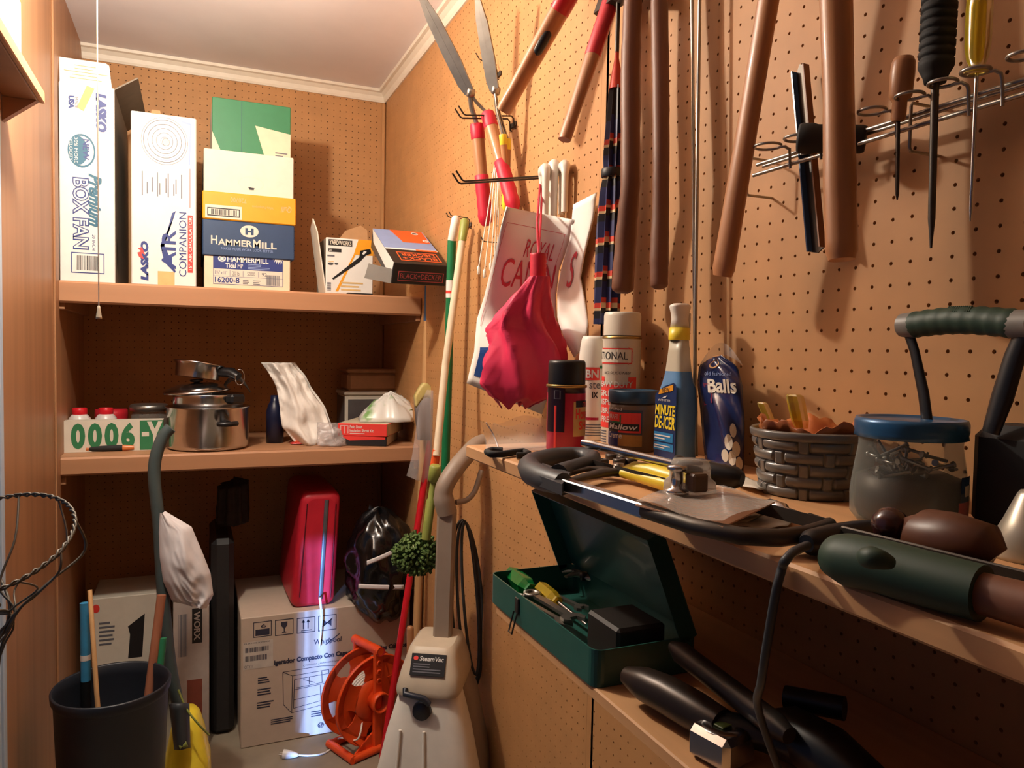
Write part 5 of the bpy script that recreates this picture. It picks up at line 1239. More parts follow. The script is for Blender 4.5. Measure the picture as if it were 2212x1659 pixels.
# hacksaw
Zs = ZB+.014
Hs = lambda x, y, z=Zs: onZ(x, y, z)
hdm = MB(); hdm.tube([Hs(1216, 1046), Hs(1180, 1036), Hs(1150, 1022), Hs(1142, 1008), Hs(1152, 998), Hs(1190, 988), Hs(1230, 983), Hs(1262, 984), Hs(1280, 990), Hs(1276, 1000), Hs(1250, 1006), Hs(1222, 1014), Hs(1206, 1024)], [.013, .0145, .015, .0145, .0135, .013, .012, .012, .012, .011, .010, .010, .012], m_dgrey, n=12)
hdm.prism([(0, 0), (1, 0), (1, 1), (0, 1)], Hs(1150, 1022, Zs+.006), Hs(1214, 1046, Zs+.006)-Hs(1150, 1022, Zs+.006), Hs(1172, 1000, Zs+.006)-Hs(1150, 1022, Zs+.006), .012, m_dgrey)
fr = MB(); A_, B_ = Hs(1212, 1044), Hs(1398, 1104); d = (B_-A_); sx = V(-d.y, d.x, 0).normalized()
Mf = Matrix.Translation(A_) @ Matrix.Rotation(math.atan2(d.y, d.x), 4, 'Z'); fr.box((0, -.0065, -.007), (d.length, .0065, .007), m_chrome, c=.0015, M=Mf)
ft = MB(); ft.tube([Hs(1394, 1103), Hs(1500, 1137), Hs(1600, 1158), Hs(1680, 1162), Hs(1740, 1155), Hs(1785, 1140), Hs(1792, 1132)], [.0075, .0075, .0075, .0075, .0075, .007, .006], m_dsteel, n=12)
bl_ = MB(); A_, B_ = Hs(1275, 1002), Hs(1790, 1136); d = B_-A_; bl_.prism([(0, 0), (1, 0), (1, 1), (0, 1)], A_+V(0, 0, -.006), d, V(0, 0, .012), .0008, m_dsteel)
T('hacksaw', 'hacksaw with dark grey pistol handle and bright square frame along the bench edge', 'saw', parts=[('handle', hdm), ('frame', fr), ('frame_bow', ft), ('blade', bl_)])
# big screwdriver resting across the pile
a_, b_, e_ = onZ(1258, 956, ZB+.044), onZ(1456, 1003, ZB+.030), onZ(1604, 1036, ZB+.022)
s_ = MB(); s_.tube([a_, lerp(a_, b_, .10), lerp(a_, b_, .16), b_], [.0045, .0062, .0052, .0052], m_chrome, n=12)
h = MB(); h.tube([lerp(b_, e_, t) for t in (-.01, .02, .10, .14, .5, .9, 1.0)], [.008, .012, .012, .010, .0125, .013, .008], m_black, n=14)
T('long_screwdriver', 'long bright flat bladed screwdriver with black handle lying across the bench pile', 'screwdriver', parts=[('shaft', s_), ('handle', h)])
# pliers with yellow grips
Hz = lambda x, y, z=.012: onZ(x, y, ZB+z)
pts1 = [Hz(1222, 1040), Hz(1262, 1030), Hz(1300, 1022), Hz(1340, 1018)]
mj = MB(); mj.tube(pts1, [.004, .008, .011, .010], m_dsteel, n=10, flat=.5); mj.tube([Hz(1230, 1020), Hz(1270, 1012), Hz(1310, 1014), Hz(1340, 1018)], [.003, .006, .009, .010], m_dsteel, n=10, flat=.5)
bt = MB(); bt.lathe([(0, .010), (.007, .010), (.008, 0), (.008, -.006), (0, -.006)], Hz(1336, 1018), m_steel, n=14)
g1 = MB(); g1.tube([Hz(1345, 1020), Hz(1372, 1012, .018), Hz(1410, 1020, .018), Hz(1470, 1038, .016), Hz(1520, 1052, .014)], [.006, .009, .0105, .0105, .007], m_yellow, n=12)
g2 = MB(); g2.tube([Hz(1345, 1022), Hz(1380, 1030), Hz(1430, 1044), Hz(1480, 1056)], [.006, .007, .008, .006], m_yellow, n=12)
T('pliers', 'pliers with yellow grips between the hacksaw and the de-icer bottle', 'pliers', parts=[('jaws', mj), ('pivot_bolt', bt), ('grip', g1), ('grip', g2)])
# small dark fittings under the screwdriver
for k, (x, y) in enumerate(((1322, 992), (1345, 996), (1362, 1002), (1338, 1003), (1300, 1004))):
    m = MB(); c = onZ(x, y, ZB); m.lathe([(.006, .0), (.010, .0), (.010, .008), (.005, .009), (.005, .0), (.006, 0)], c, m_dsteel, n=6 if k % 2 else 14)
    T('metal_fitting', 'small dark metal nut or fitting in the pile behind the pliers', 'fitting', mb=m, group='metal fittings behind the pliers')
# pencil
a_, b_ = onZ(1515, 1000, ZB+.004), onZ(1600, 1003, ZB+.004); m = MB(); m.tube([a_, lerp(a_, b_, .93), b_], [.0036, .0036, .0008], M_('yellow_pencil_paint', (214, 160, 70), .4), n=6)
T('pencil', 'yellow pencil lying before the mothball bag', 'pencil', mb=m)
# blister pack with chrome hardware
q = [onZ(x, y, ZB+.026) for x, y in ((1372, 1076), (1562, 1122), (1690, 1080), (1500, 1036))]
cd = MB(); nA = q[0]; U_, W_ = q[1]-q[0], q[3]-q[0]
m_card = M_('pinkish_backing_card', (206, 160, 128), .4, var=.12, scale=10)
cd.prism([(0, 0), (1, 0), (1.0, .98), (.03, 1)], q[0]+V(0, 0, -.006), U_, W_, .0012, m_card)
c = (q[0]+q[1]+q[2]+q[3])/4+V(0, 0, .0); dc = onZ(1490, 1052, ZB+.026)
dm = MB(); Rd = pr(88, dc); zt_ = zat(dc, 993)
dm.lathe([(Rd*1.28, -.004), (Rd*1.24, .006), (Rd*1.0, .010), (Rd*.98, .02), (Rd*1.0, zt_-dc.z-.008), (Rd*.85, zt_-dc.z), (0, zt_-dc.z+.001)], dc, m_blister, n=36)
dm.sheet(lambda u, v: q[0]+U_*u+W_*v+V(0, 0, -.003+.003*math.sin(7*u+5*v)), 8, 8, m_blister)
ch = MB(); c1 = onZ(1462, 1066, ZB+.022); ch.lathe([(0, 0), (.012, 0), (.012, .004), (.006, .006), (.006, .022), (.010, .024), (.010, .028), (0, .029)], c1, m_chrome, n=20)
ch.box((c1.x+.004, c1.y-.022, c1.z+.004), (c1.x+.022, c1.y-.006, c1.z+.022), M_('dark_amber', (92, 66, 44), .4), c=.002)
T('blister_pack', 'clear blister pack with chrome knob inside, lying across the hacksaw', 'package', parts=[('card', cd), ('blister', dm), ('knob', ch)])
for k, qq in enumerate([((1560, 1142), (1700, 1142), (1720, 1112), (1600, 1108)), ((1440, 1120), (1560, 1150), (1660, 1110), (1540, 1086)), ((1548, 1030), (1640, 1062), (1668, 1048), (1570, 1022))]):
    q = [onZ(x, y, ZB+.003+.0015*k) for x, y in qq]; m = MB()
    m.sheet(lambda u, v: q[0]*(1-u)*(1-v)+q[1]*u*(1-v)+q[2]*u*v+q[3]*(1-u)*v+V(0, 0, .003*math.sin(5*u+3*v)**2), 8, 5, [m_offw, m_cream, m_offw][k], th=.0006)
    T('paper_slip', ['pale paper slip under the far end of the hacksaw', 'cream instruction sheet under the blister pack', 'pale folded paper between blister pack and basket'][k], 'paper', mb=m, group='loose papers on the bench')
a_, b_ = onZ(1660, 1092, ZB+.012), onZ(1786, 1136, ZB+.010)
m = MB(); m.tube([lerp(a_, b_, t) for t in (0, .02, .27, .30, .33, .70, .72, .98, 1.0)], [.006, .0075, .0075, .005, .0045, .0045, .0065, .0065, .004], m_chrome, n=12)
T('socket_extension', 'bright socket extension bar lying before the basket', 'tool', mb=m)
# black corded tool
Hq = lambda x, y, z=.022: onZ(x, y, ZB+z)
bd = MB(); bd.tube([Hq(1742, 1174, .013), Hq(1752, 1172, .013), Hq(1800, 1162, .013), Hq(1850, 1156, .013), Hq(1882, 1154, .013)], [.007, .0105, .0115, .012, .012], m_black, n=16)
cd = MB(); pts = [Hq(1744, 1178, .013), Hq(1715, 1192, .014), Hq(1694, 1214, .008)]
e0 = pts[-1]; edge = onX(1691, 1222, XB-.006)
pts += [edge, onX(1678, 1270, XB-.010), onX(1662, 1360, XB-.006), onX(1645, 1470, XB+.004), onX(1640, 1540, XB+.03), V(XB+.07, onX(1640, 1540, XB+.03).y, ZL+.006)]
# smooth

cd.tube(smooth(pts), .0036, m_dgrey, n=8)
T('corded_tool', 'black tool body whose cord drops over the bench edge', 'tool', parts=[('body', bd), ('cord', cd)])
# hand plane
kc = onZ(1922, 1160, ZB+.020); R = pr(78, kc)
kb = MB(); m_maroon = M_('dark_polished_rosewood', (64, 34, 32), .22, var=.2, coat=.5)
zk0 = zat(kc, 1134)
kb.lathe([(0, zk0-R*1.4), (R*.5, zk0-R*1.35), (R*.45, zk0-R*.95), (R*.8, zk0-R*.6), (R*1.0, zk0-R*.05), (R*.92, zk0+R*.45), (R*.55, zk0+R*.85), (R*.2, zk0+R*.98), (0, zk0+R)], V(kc.x, kc.y, 0), m_maroon, n=28)
Bq = [onZ(x, y, ZB+.022) for x, y in ((1975, 1168), (2060, 1190), (2145, 1206))]
tt_ = MB(); tt_.tube([V(kc.x+.012, kc.y-.014, ZB+.036), onX(1990, 1150, kc.x+.01), onX(2060, 1168, kc.x+.01), onX(2130, 1185, kc.x+.01), onX(2150, 1205, kc.x+.012)], [.013, .020, .021, .018, .010], M_('brown_plane_handle', (96, 56, 36), .4, var=.15), n=16)
sl_ = MB(); Ms = frame(V(kc.x, kc.y, ZB+.0005), rz=math.radians(-84)); sl_.box((-.045, -.026, 0), (.19, .026, .008), m_dsteel, c=.002, M=Ms); sl_.box((-.03, -.020, .008), (.16, -.017, .024), m_dsteel, c=.001, M=Ms)
T('hand_plane', 'old hand plane with round dark knob at the right end of the bench', 'plane', parts=[('sole', sl_), ('front_knob', kb), ('rear_handle', tt_)])
# green handled tool at the front edge
Hg = lambda x, y, z: onZ(x, y, ZB+z)
g = MB(); g.tube([Hg(1800, 1196, .018), Hg(1806, 1200, .018), Hg(1830, 1208, .018), Hg(1900, 1222, .019), Hg(2000, 1250, .019), Hg(2122, 1282, .019)], [.010, .0155, .0185, .0185, .0180, .0175], m_greendk, n=20)
g.tube(smooth([Hg(1865, 1204, .030), Hg(1890, 1206, .034), Hg(1925, 1216, .031)], 4), [.004, .006, .007, .0075, .007, .0065, .006, .005, .004], m_greendk, n=12)
wv_ = MB(); wv_.tube([Hg(2120, 1281, .019), Hg(2220, 1308, .019), Hg(2330, 1338, .019)], [.013, .0135, .014], m_wooddk, n=14)
T('green_handled_tool', 'wooden tool with thick dark green rubber grip along the front bench edge', 'tool', parts=[('grip', g), ('wood_shank', wv_)])
c = onZ(2225, 1205, ZB); m = MB(); m.lathe([(0, 0), (.030, 0), (.032, .004), (.020, .030), (.011, .052), (.009, .055), (0, .056)], c, M_('pale_metal_cap', (190, 184, 168), .35, metal=.5), n=28)
T('pale_cone', 'pale metal cone cut off by the right picture edge on the bench', 'cone', mb=m)

# ================================================================ green toolbox on the lower shelf
zf = ZL+.0008
x0, y1 = -.303, .180; y0 = -.165; x1 = -.150; hB = .046; t = .002; rad = .03
def tray(mb, x0, y0, x1, y1, z0, z1, mat, t=.002, cr=.014):
    def ol(e):
        pts = []
        for (cx, cy, a0) in ((x1-cr, y1-cr, 0), (x0+cr, y1-cr, 90), (x0+cr, y0+cr, 180), (x1-cr, y0+cr, 270)):
            for k in range(6): a = math.radians(a0+18*k); pts.append((cx+(cr-e)*math.cos(a), cy+(cr-e)*math.sin(a)))
        return pts
    O, I = ol(0), ol(t); n = len(O)
    vs = [(a, b_, z0) for a, b_ in O]+[(a, b_, z1) for a, b_ in O]+[(a, b_, z1) for a, b_ in I]+[(a, b_, z0+t) for a, b_ in I]
    fs = []
    for r in range(3):
        for k in range(n): fs.append((r*n+k, r*n+(k+1) % n, (r+1)*n+(k+1) % n, (r+1)*n+k))
    mb.add(vs, fs+[tuple(range(n))[::-1], tuple(range(3*n, 4*n))], mat)
bs = MB(); tray(bs, x0, y0, x1, y1, zf, zf+hB, m_greenmetal); 
lt = []
for yy in (.066,):
    k = MB(); k.box((x0-.003, yy-.006, zf+.016), (x0-.0003, yy+.006, zf+hB-.006), m_dsteel, c=.001); k.tube([V(x0-.004, yy-.006, zf+.018), V(x0-.012, yy-.006, zf-.012), V(x0-.012, yy+.006, zf-.012), V(x0-.004, yy+.006, zf+.018)], .0014, m_dsteel, n=6); lt.append(('latch', k))
# lid leaning forward from the back hinge
ld = MB(); th_ = math.radians(22); Lh = .150
ML = Matrix.Translation(V(x1-.004, 0, zf+hB)) @ Matrix.Rotation(-th_, 4, 'Y')
def lidbox(mb, lo, hi, mat, c=0): mb.box(lo, hi, mat, c=c, M=ML)
lidbox(ld, (0, y0, 0), (.002, y1, Lh), m_greenmetal, .0008); lidbox(ld, (-.024, y1-.002, .0), (0, y1, Lh), m_greenmetal); lidbox(ld, (-.024, y0, .0), (0, y0+.002, Lh), m_greenmetal); lidbox(ld, (-.024, y0+.002, Lh-.002), (0, y1-.002, Lh), m_greenmetal)
T('toolbox', 'open dark green metal toolbox on the lower pine shelf', 'toolbox', parts=[('tray', bs), ('lid', ld)]+lt)
# contents
zi = zf+.004
def tz(x, y, z): return onZ(x, y, z)
K = 10
def fluted(a, d, R, stops, mat):
    m = MB(); vs, fs = [], []; t1 = d.normalized(); n1 = t1.orthogonal().normalized(); n2 = t1.cross(n1)
    for tt, q in stops:
        for k in range(12): an = 2*math.pi*k/12; vs.append(a+d*tt+(n1*math.cos(an)+n2*math.sin(an))*R*q*(1+.07*(-1)**k))
    for i in range(len(stops)-1):
        for k in range(12): fs.append((i*12+k, i*12+(k+1) % 12, (i+1)*12+(k+1) % 12, (i+1)*12+k))
    fs += [tuple(range(12))[::-1], tuple(range((len(stops)-1)*12, len(stops)*12))]
    m.add(vs, fs, mat, False); return m
a_, b_ = tz(1100, 1240, zi+.030), tz(1148, 1276, zi+.022)
h = fluted(a_, b_-a_, .015, [(0, .7), (.08, 1), (.75, 1), (.92, .7), (1, .75)], m_greent); s_ = MB(); s_.tube([b_, b_+(b_-a_)*1.1], .004, m_chrome, n=10)
T('screwdriver', 'green clear handled screwdriver at the left end of the toolbox', 'screwdriver', parts=[('handle', h), ('shaft', s_)], group='tools in the green toolbox')
a_, b_ = tz(1165, 1268, zi+.026), tz(1205, 1300, zi+.020)
h = fluted(a_, b_-a_, .011, [(0, .7), (.08, 1), (.75, 1), (.92, .7), (1, .75)], m_yellowt); s_ = MB(); s_.tube([b_, b_+(b_-a_)*1.4], .003, m_chrome, n=10)
T('screwdriver', 'amber handled screwdriver lying in the middle of the toolbox', 'screwdriver', parts=[('handle', h), ('shaft', s_)], group='tools in the green toolbox')
def spanner(a, b, w, label, z):
    m = MB(); d = b-a; L = d.length; u = d.normalized(); s = V(-u.y, u.x, 0)
    out = [(0, -w*.28), (L*.80, -w*.30), (L*.86, -w*.85), (L*.96, -w*.95), (L*1.03, -w*.55), (L*.94, -w*.32), (L*.92, w*.32), (L*1.03, w*.55), (L*.96, w*.95), (L*.86, w*.85), (L*.80, w*.30), (0, w*.28)]
    m.prism(out, a, u, s, .005, m_steel)
    m.lathe([(w*.42, -.006), (w*.75, -.006), (w*.75, .001), (w*.42, .001), (w*.42, -.006)], a, m_steel, n=16)
    T('spanner', label, 'spanner', mb=m, group='tools in the green toolbox')
spanner(tz(1150, 1280, zi+.026), tz(1246, 1336, zi+.030), .019, 'larger open ended spanner at the front of the toolbox', 0)
spanner(tz(1120, 1286, zi+.024), tz(1226, 1346, zi+.026), .012, 'smaller spanner along the front wall of the toolbox', 0)
spanner(tz(1190, 1278, zi+.020), tz(1262, 1312, zi+.022), .012, 'short spanner behind the larger spanner in the toolbox', 0)
m = MB(); p0 = tz(1218, 1240, zi+.036); P_ = [tz(1222, 1246, zi+.036), tz(1242, 1240, zi+.036), tz(1262, 1244, zi+.035)]
m.tube(P_+[tz(1300, 1240, zi+.034), tz(1338, 1262, zi+.030)], [.004, .008, .010, .005, .003], m_steel, n=10, flat=.5); m.tube([tz(1215, 1236, zi+.036), tz(1238, 1232, zi+.037), tz(1262, 1244, zi+.035), tz(1300, 1256, zi+.03), tz(1330, 1276, zi+.026)], [.003, .006, .010, .005, .003], m_steel, n=10, flat=.5)
bt = MB(); bt.lathe([(0, .006), (.006, .006), (.006, -.006), (0, -.006)], tz(1260, 1244, zi+.036), m_dsteel, n=12)
T('slip_joint_pliers', 'steel slip joint pliers on top of the tools at the back of the toolbox', 'pliers', parts=[('jaws', m), ('pivot_bolt', bt)], group='tools in the green toolbox')
m = MB(); a_ = onZ(1300, 1330, zf+.04); m.box((-.262, -.150, zf+.003), (-.19, -.070, zf+.062), M_('dark_brown_case', (44, 38, 34), .5), c=.004)
T('dark_case', 'small dark brown case standing at the near end of the toolbox', 'case', mb=m)
# drill, tape measure, dark tool
a_, b_, c_ = onZ(1352, 1458, ZL+.03), onZ(1440, 1500, ZL+.030), onZ(1560, 1570, ZL+.028)
bd = MB(); bd.tube([a_, lerp(a_, b_, .3), lerp(a_, b_, .5), b_, lerp(b_, c_, .5), c_], [.010, .016, .019, .021, .021, .018], M_('dark_bronze_body', (58, 46, 38), .35, metal=.4), n=18)
bar = MB(); p, q = onZ(1452, 1395, ZL+.06), onZ(1705, 1590, ZL+.05); bar.tube([p, lerp(p, q, .1), lerp(p, q, .9), q], [.006, .013, .013, .008], m_dsteel, n=14)
hdl = MB(); hdl.tube([lerp(b_, c_, .9), c_+V(.03, -.03, .0), c_+V(.05, -.07, -.005)], [.014, .016, .014], m_black, n=12)
T('hand_drill', 'dark metal drill lying on the lower shelf in front of the toolbox end', 'drill', parts=[('body', bd), ('bar', bar), ('handle', hdl)])
c = onZ(1560, 1640, ZL); Mt = frame(V(c.x, c.y, ZL+.0006), rz=math.radians(12))
m = MB(); m.box((-.026, -.026, 0), (.022, .026, .034), m_chrome, c=.006, M=Mt)
ds = MB(); ds.lathe([(.022, .0), (.020, .0015), (.012, .002), (.011, .0012), (0, .0012)], Mt @ V(0, 0, .0335), m_chrome, n=28); ds.box((-.008, -.006, .0345), (.012, .006, .0362), M_('olive_badge', (92, 110, 60), .4), c=.0006, M=Mt)
T('tape_measure', 'square chrome tape measure at the near end of the lower shelf', 'tape measure', parts=[('case', m), ('face_disc', ds)])
c = onZ(1740, 1625, ZL+.02); m = MB()
m.tube([c+V(-.02, .05, .005), c+V(0, .02, .01), c+V(.0, -.03, .012), c+V(.01, -.08, .0)], [.016, .026, .028, .02], m_black, n=14); m.tube([c+V(.02, .05, .03), c+V(.05, .0, .035)], .012, m_black, n=12)
T('black_tool', 'black bulky tool body in the shade right of the tape measure', 'tool', mb=m)
# ================================================================ things on the floor
YW = 1.68
a, c = onY(520, 1480, YW), onY(884, 1440, YW); hb = onY(600, 1327, YW).z
lo, hi = (a.x, YW, 0.0005), (c.x, YW+.46, hb); fc = face_front(lo, hi)
def FR(x0, y0, x1, y1):
    p, q = onY(x0, y0, YW), onY(x1, y1, YW); w_, h_ = hi[0]-lo[0], hi[2]-lo[2]
    return ((p.x-lo[0])/w_, (p.z-lo[2])/h_, (q.x-lo[0])/w_, (q.z-lo[2])/h_)
m_carton = M_('pale_shipping_card', (196, 178, 160), .7, var=.03)
m_ink2 = M_('dark_blue_grey_ink', (52, 52, 70), .55)
b = MB(); b.box(lo, hi, m_carton, c=.003)
def rrect(x0, y0, x1, y1, t=.0045):
    A = FR(x0, y0, x1, y1); tw, th_ = t, t*(hi[0]-lo[0])/(hi[2]-lo[2])
    for r in ((A[0], A[1], A[2], A[1]+th_), (A[0], A[3]-th_, A[2], A[3]), (A[0], A[1], A[0]+tw, A[3]), (A[2]-tw, A[1], A[2], A[3])): b.rect(fc, *r, m_ink2)
    return A
A = rrect(547, 1378, 587, 1340); b.text(fc, '6', A[0]+.042, A[1]+.07, A[0]+.072, A[3]-.02, m_ink2); b.rect(fc, A[0]+.012, A[1]+.012, A[2]-.012, A[1]+.06, m_ink2)
A = rrect(594, 1374, 634, 1335); b.poly(fc, [(A[0]+.035, A[3]-.02), (A[2]-.035, A[3]-.02), (A[2]-.035, A[3]-.05), (A[2]-.05, A[3]-.075), (A[0]+.05, A[3]-.075), (A[0]+.035, A[3]-.05)], m_ink2); b.rect(fc, (A[0]+A[2])/2-.003, A[1]+.02, (A[0]+A[2])/2+.003, A[3]-.07, m_ink2); b.rect(fc, A[0]+.04, A[1]+.018, A[2]-.04, A[1]+.026, m_ink2)
A = rrect(641, 1369, 681, 1331)
for u in (.035, .062):
    b.rect(fc, A[0]+u, A[1]+.03, A[0]+u+.006, A[3]-.025, m_ink2); b.poly(fc, [(A[0]+u-.008, A[3]-.04), (A[0]+u+.014, A[3]-.04), (A[0]+u+.003, A[3]-.015)], m_ink2)
b.rect(fc, A[0]+.025, A[1]+.015, A[2]-.02, A[1]+.021, m_ink2)
A = rrect(687, 1364, 727, 1326); b.poly(fc, [(A[0]+.03, A[1]+.03), (A[0]+.055, A[1]+.06), (A[0]+.03, A[1]+.09)], m_ink2); b.poly(fc, [(A[2]-.03, A[1]+.03), (A[2]-.055, A[1]+.06), (A[2]-.03, A[1]+.09)], m_ink2); b.poly(fc, [(A[0]+.02, A[1]+.03), (A[0]+.03, A[1]+.03), (A[2]-.02, A[3]-.03), (A[2]-.03, A[3]-.03)], m_ink2)
def tx(s, x0, y0, x1, y1, mt=m_ink2, bold=0.0, shear=0.0): b.text(fc, s, *FR(x0, y0, x1, y1), mt, 0, bold, shear)
b.rect(fc, *FR(525, 1448, 590, 1380), M_('sticker_white', (204, 196, 186), .6), .0005)
tx('EL02CEXJW00', 527, 1394, 584, 1383, m_ink2)
b.bars(fc, *FR(530, 1411, 582, 1394), m_ink2, 22, seed=2); b.bars(fc, *FR(530, 1430, 577, 1412), m_ink2, 22, seed=6); tx('QTY 1', 528, 1446, 545, 1436, m_greyink)
tx('Whirlpool', 678, 1396, 738, 1374, m_ink2, .02, .1)
b.poly(fc, [FR(702, 1392, 702, 1392)[:2], FR(735, 1366, 735, 1366)[:2], FR(733, 1370, 733, 1370)[:2], FR(706, 1392, 706, 1392)[:2]], m_ink2)
h0 = FR(592, 1440, 878, 1420)
b.text(fc, 'igerador Compacto Con Capacidad De 1.6 Pies Cúbicos', h0[0], h0[1], h0[2]+.0, h0[1]+.052, m_ink2, 0, .05)
tx('Control De Temperatura Ajustable', 655, 1435, 745, 1427); b.lines(fc, *FR(760, 1430, 860, 1412), m_ink2, 2, seed=3)
def ln(x0, y0, x1, y1, t=.004):
    p, q = FR(x0, y0, x0, y0)[:2], FR(x1, y1, x1, y1)[:2]; dx, dy = q[0]-p[0], q[1]-p[1]; L = math.hypot(dx, dy) or 1; nx, ny = -dy/L*t/2, dx/L*t/2
    b.poly(fc, [(p[0]+nx, p[1]+ny), (p[0]-nx, p[1]-ny), (q[0]-nx, q[1]-ny), (q[0]+nx, q[1]+ny)], m_ink2)
for s in [(611, 1452, 632, 1460), (632, 1460, 710, 1446), (611, 1452, 690, 1439), (690, 1439, 730, 1437), (611, 1452, 612, 1522), (612, 1522, 630, 1540), (632, 1460, 630, 1540), (630, 1540, 720, 1516), (636, 1468, 708, 1455), (636, 1468, 634, 1530), (634, 1530, 712, 1508), (636, 1490, 711, 1474), (640, 1486, 711, 1471), (710, 1446, 712, 1470), (668, 1462, 668, 1478), (655, 1468, 680, 1474), (695, 1450, 696, 1474), (634, 1512, 712, 1494), (692, 1480, 693, 1512)]: ln(*s)
for k, (x0, y0, x1, y1) in enumerate([(557, 1478, 590, 1458), (556, 1504, 592, 1482), (555, 1532, 592, 1510), (585, 1566, 640, 1544), (672, 1550, 705, 1530)]): b.lines(fc, *FR(x0, y0, x1, y1), m_ink2, 3, seed=k+9, fill=.5)
b.ring(fc, FR(693, 1566, 693, 1566)[0], FR(693, 1566, 693, 1566)[1], .019, .022, .2, m_ink2); b.text(fc, 'SP', *FR(687, 1571, 699, 1561), m_ink2, 0, .03)
T('appliance_carton', 'large pale appliance carton with shipping symbols and a line drawing on the floor', 'box', mb=b)
# --- red hard case on the carton
Yc = 1.715; hz = hb+.0006
P4 = [onY(x, y, Yc) for x, y in ((628, 1302), (724, 1302), (737, 1068), (650, 1068))]
zb4, zt4 = hz, onY(690, 1064, Yc).z
xs = [P4[0].x, P4[1].x, P4[2].x, P4[3].x]
def case_out(ins, yoff, n=7):
    """rounded trapezoid outline"""
    pts = []; r = .028
    cs = [(xs[0]+ins, zb4+ins*.6), (xs[1]-ins, zb4+ins*.6), (xs[2]-ins, zt4-ins), (xs[3]+ins, zt4-ins)]
    for i, (cx, cz) in enumerate(cs):
        sx, sz = (1, -1, -1, 1)[i], (1, 1, -1, -1)[i]; a0 = (180, 270, 0, 90)[i]
        for k in range(n): an = math.radians(a0+90*k/(n-1)); pts.append(V(cx+sx*r+r*math.cos(an), Yc+yoff, cz+sz*r+r*math.sin(an)))
    return pts
secs = [(.022, 0.0), (.008, .004), (.002, .012), (0, .03), (-.003, .2), (0, .38), (.004, .40), (.02, .415)]
m = MB(); vs = []; 
for ins, yo in secs: vs += case_out(ins, yo)
n = 28; fs = [(i*n+k, i*n+(k+1) % n, (i+1)*n+(k+1) % n, (i+1)*n+k) for i in range(len(secs)-1) for k in range(n)]
m.add(vs, [f for f in fs], M_('red_hard_shell', (196, 34, 52), .38, var=.06), True); m.add(vs[:n], [tuple(range(n))], m.mats[0]); m.add(vs[-n:], [tuple(range(n))[::-1]], m.mats[0])
st = MB(); A_, B_ = onY(706, 1080, Yc-.003), onY(692, 1294, Yc-.003); st.tube([A_, B_], .0075, M_('grey_metal_strip', (112, 116, 122), .35, metal=.5), n=8, flat=.3, up=UY)
sm = MB(); A2, B2 = onY(664, 1088, Yc-.001), onY(647, 1290, Yc-.001); sm.tube([A2, B2], .0018, M_('dark_red_seam', (96, 16, 28), .5), n=6)
sm2 = MB(); A3, B3 = onY(726, 1088, Yc-.001), onY(714, 1290, Yc-.001); sm2.tube([A3, B3], .0018, sm.mats[0], n=6)
hn = MB(); q0, q1 = onY(664, 1064, Yc+.05), onY(706, 1064, Yc+.05); hn.tube([q0+V(0, 0, -.02), q0+V(0, 0, .004), q1+V(0, 0, .004), q1+V(0, 0, -.02)], .0045, m_chrome, n=8)
tl = MB(); t0, t1 = onY(691, 1292, YW-.030), onY(690, 1400, YW-.022); tl.sheet(lambda u, v: lerp(t0, t1, v)+V((u-.5)*.008*(1-.4*v)+.006*math.sin(v*3.1), -.004*math.sin(v*6), 0), 2, 14, m_whitep, th=.001)
tl.sheet(lambda u, v: lerp(onY(692, 1290, Yc-.004), t0, v)+V((u-.5)*.008, 0, 0), 2, 3, m_whitep, th=.001)
T('red_case', 'red hard shell case standing on the appliance carton', 'case', parts=[('shell', m), ('metal_strip', st), ('seam', sm), ('seam', sm2), ('handle', hn), ('strap_tail', tl, {'label': 'thin white strap tail'})])
# --- black bin bag
c = onY(824, 1220, 1.70); rx_ = .125; rz_ = .205
def bagp(u, v):
    th = math.pi*v; ph = 2*math.pi*u
    d = V(math.sin(th)*math.cos(ph), math.sin(th)*math.sin(ph), -math.cos(th))
    k = 1+.16*crnz(math.cos(ph)*1.3+th, math.sin(ph)*1.3, 1.6, 4)+.09*abs(crnz(math.cos(ph)+th*1.3, math.sin(ph), 4, 8))+.03*math.sin(4*ph+3*th)+.05*math.sin(7*ph-5*th)+.035*math.sin(11*ph+9*th)+.02*math.sin(23*th+3*ph)
    wx = rx_*(1-.10*d.z)
    p = V(c.x+wx*d.x*k-.010*d.z, c.y+.135*d.y*k, c.z+rz_*d.z*(1+.04*math.sin(5*ph)))
    if p.y > YW-.004: p.z = max(p.z, hb+.002)
    p.x = min(p.x, -.075 if p.y < 1.64 else -.012)
    if p.z < hb+.004: p.y = min(p.y, YW-.004)
    return p
m_bag = M_('shiny_black_film', (16, 16, 18), .22, var=.1, scale=16, bump=.35, coat=.3)
m = MB(); m.sheet(bagp, 56, 40, m_bag)
tie1, tie2 = MB(), MB()
def strap(mb_, x0, y0, x1, y1, Y):
    A_, B_ = onY(x0, y0, Y), onY(x1, y1, Y-.01); mb_.sheet(lambda u, v: lerp(A_, B_, u)+V(0, -.006*math.sin(math.pi*u)-.002, (v-.5)*.016), 12, 3, m_plasticw, th=.0012)
strap(tie1, 792, 1216, 852, 1190, 1.575); strap(tie2, 774, 1266, 872, 1268, 1.580)
T('bin_bag', 'stuffed shiny black bin bag with white ties slumped on the carton beside the red case', 'bag', parts=[('bag', m), ('white_tie', tie1), ('white_tie', tie2)])
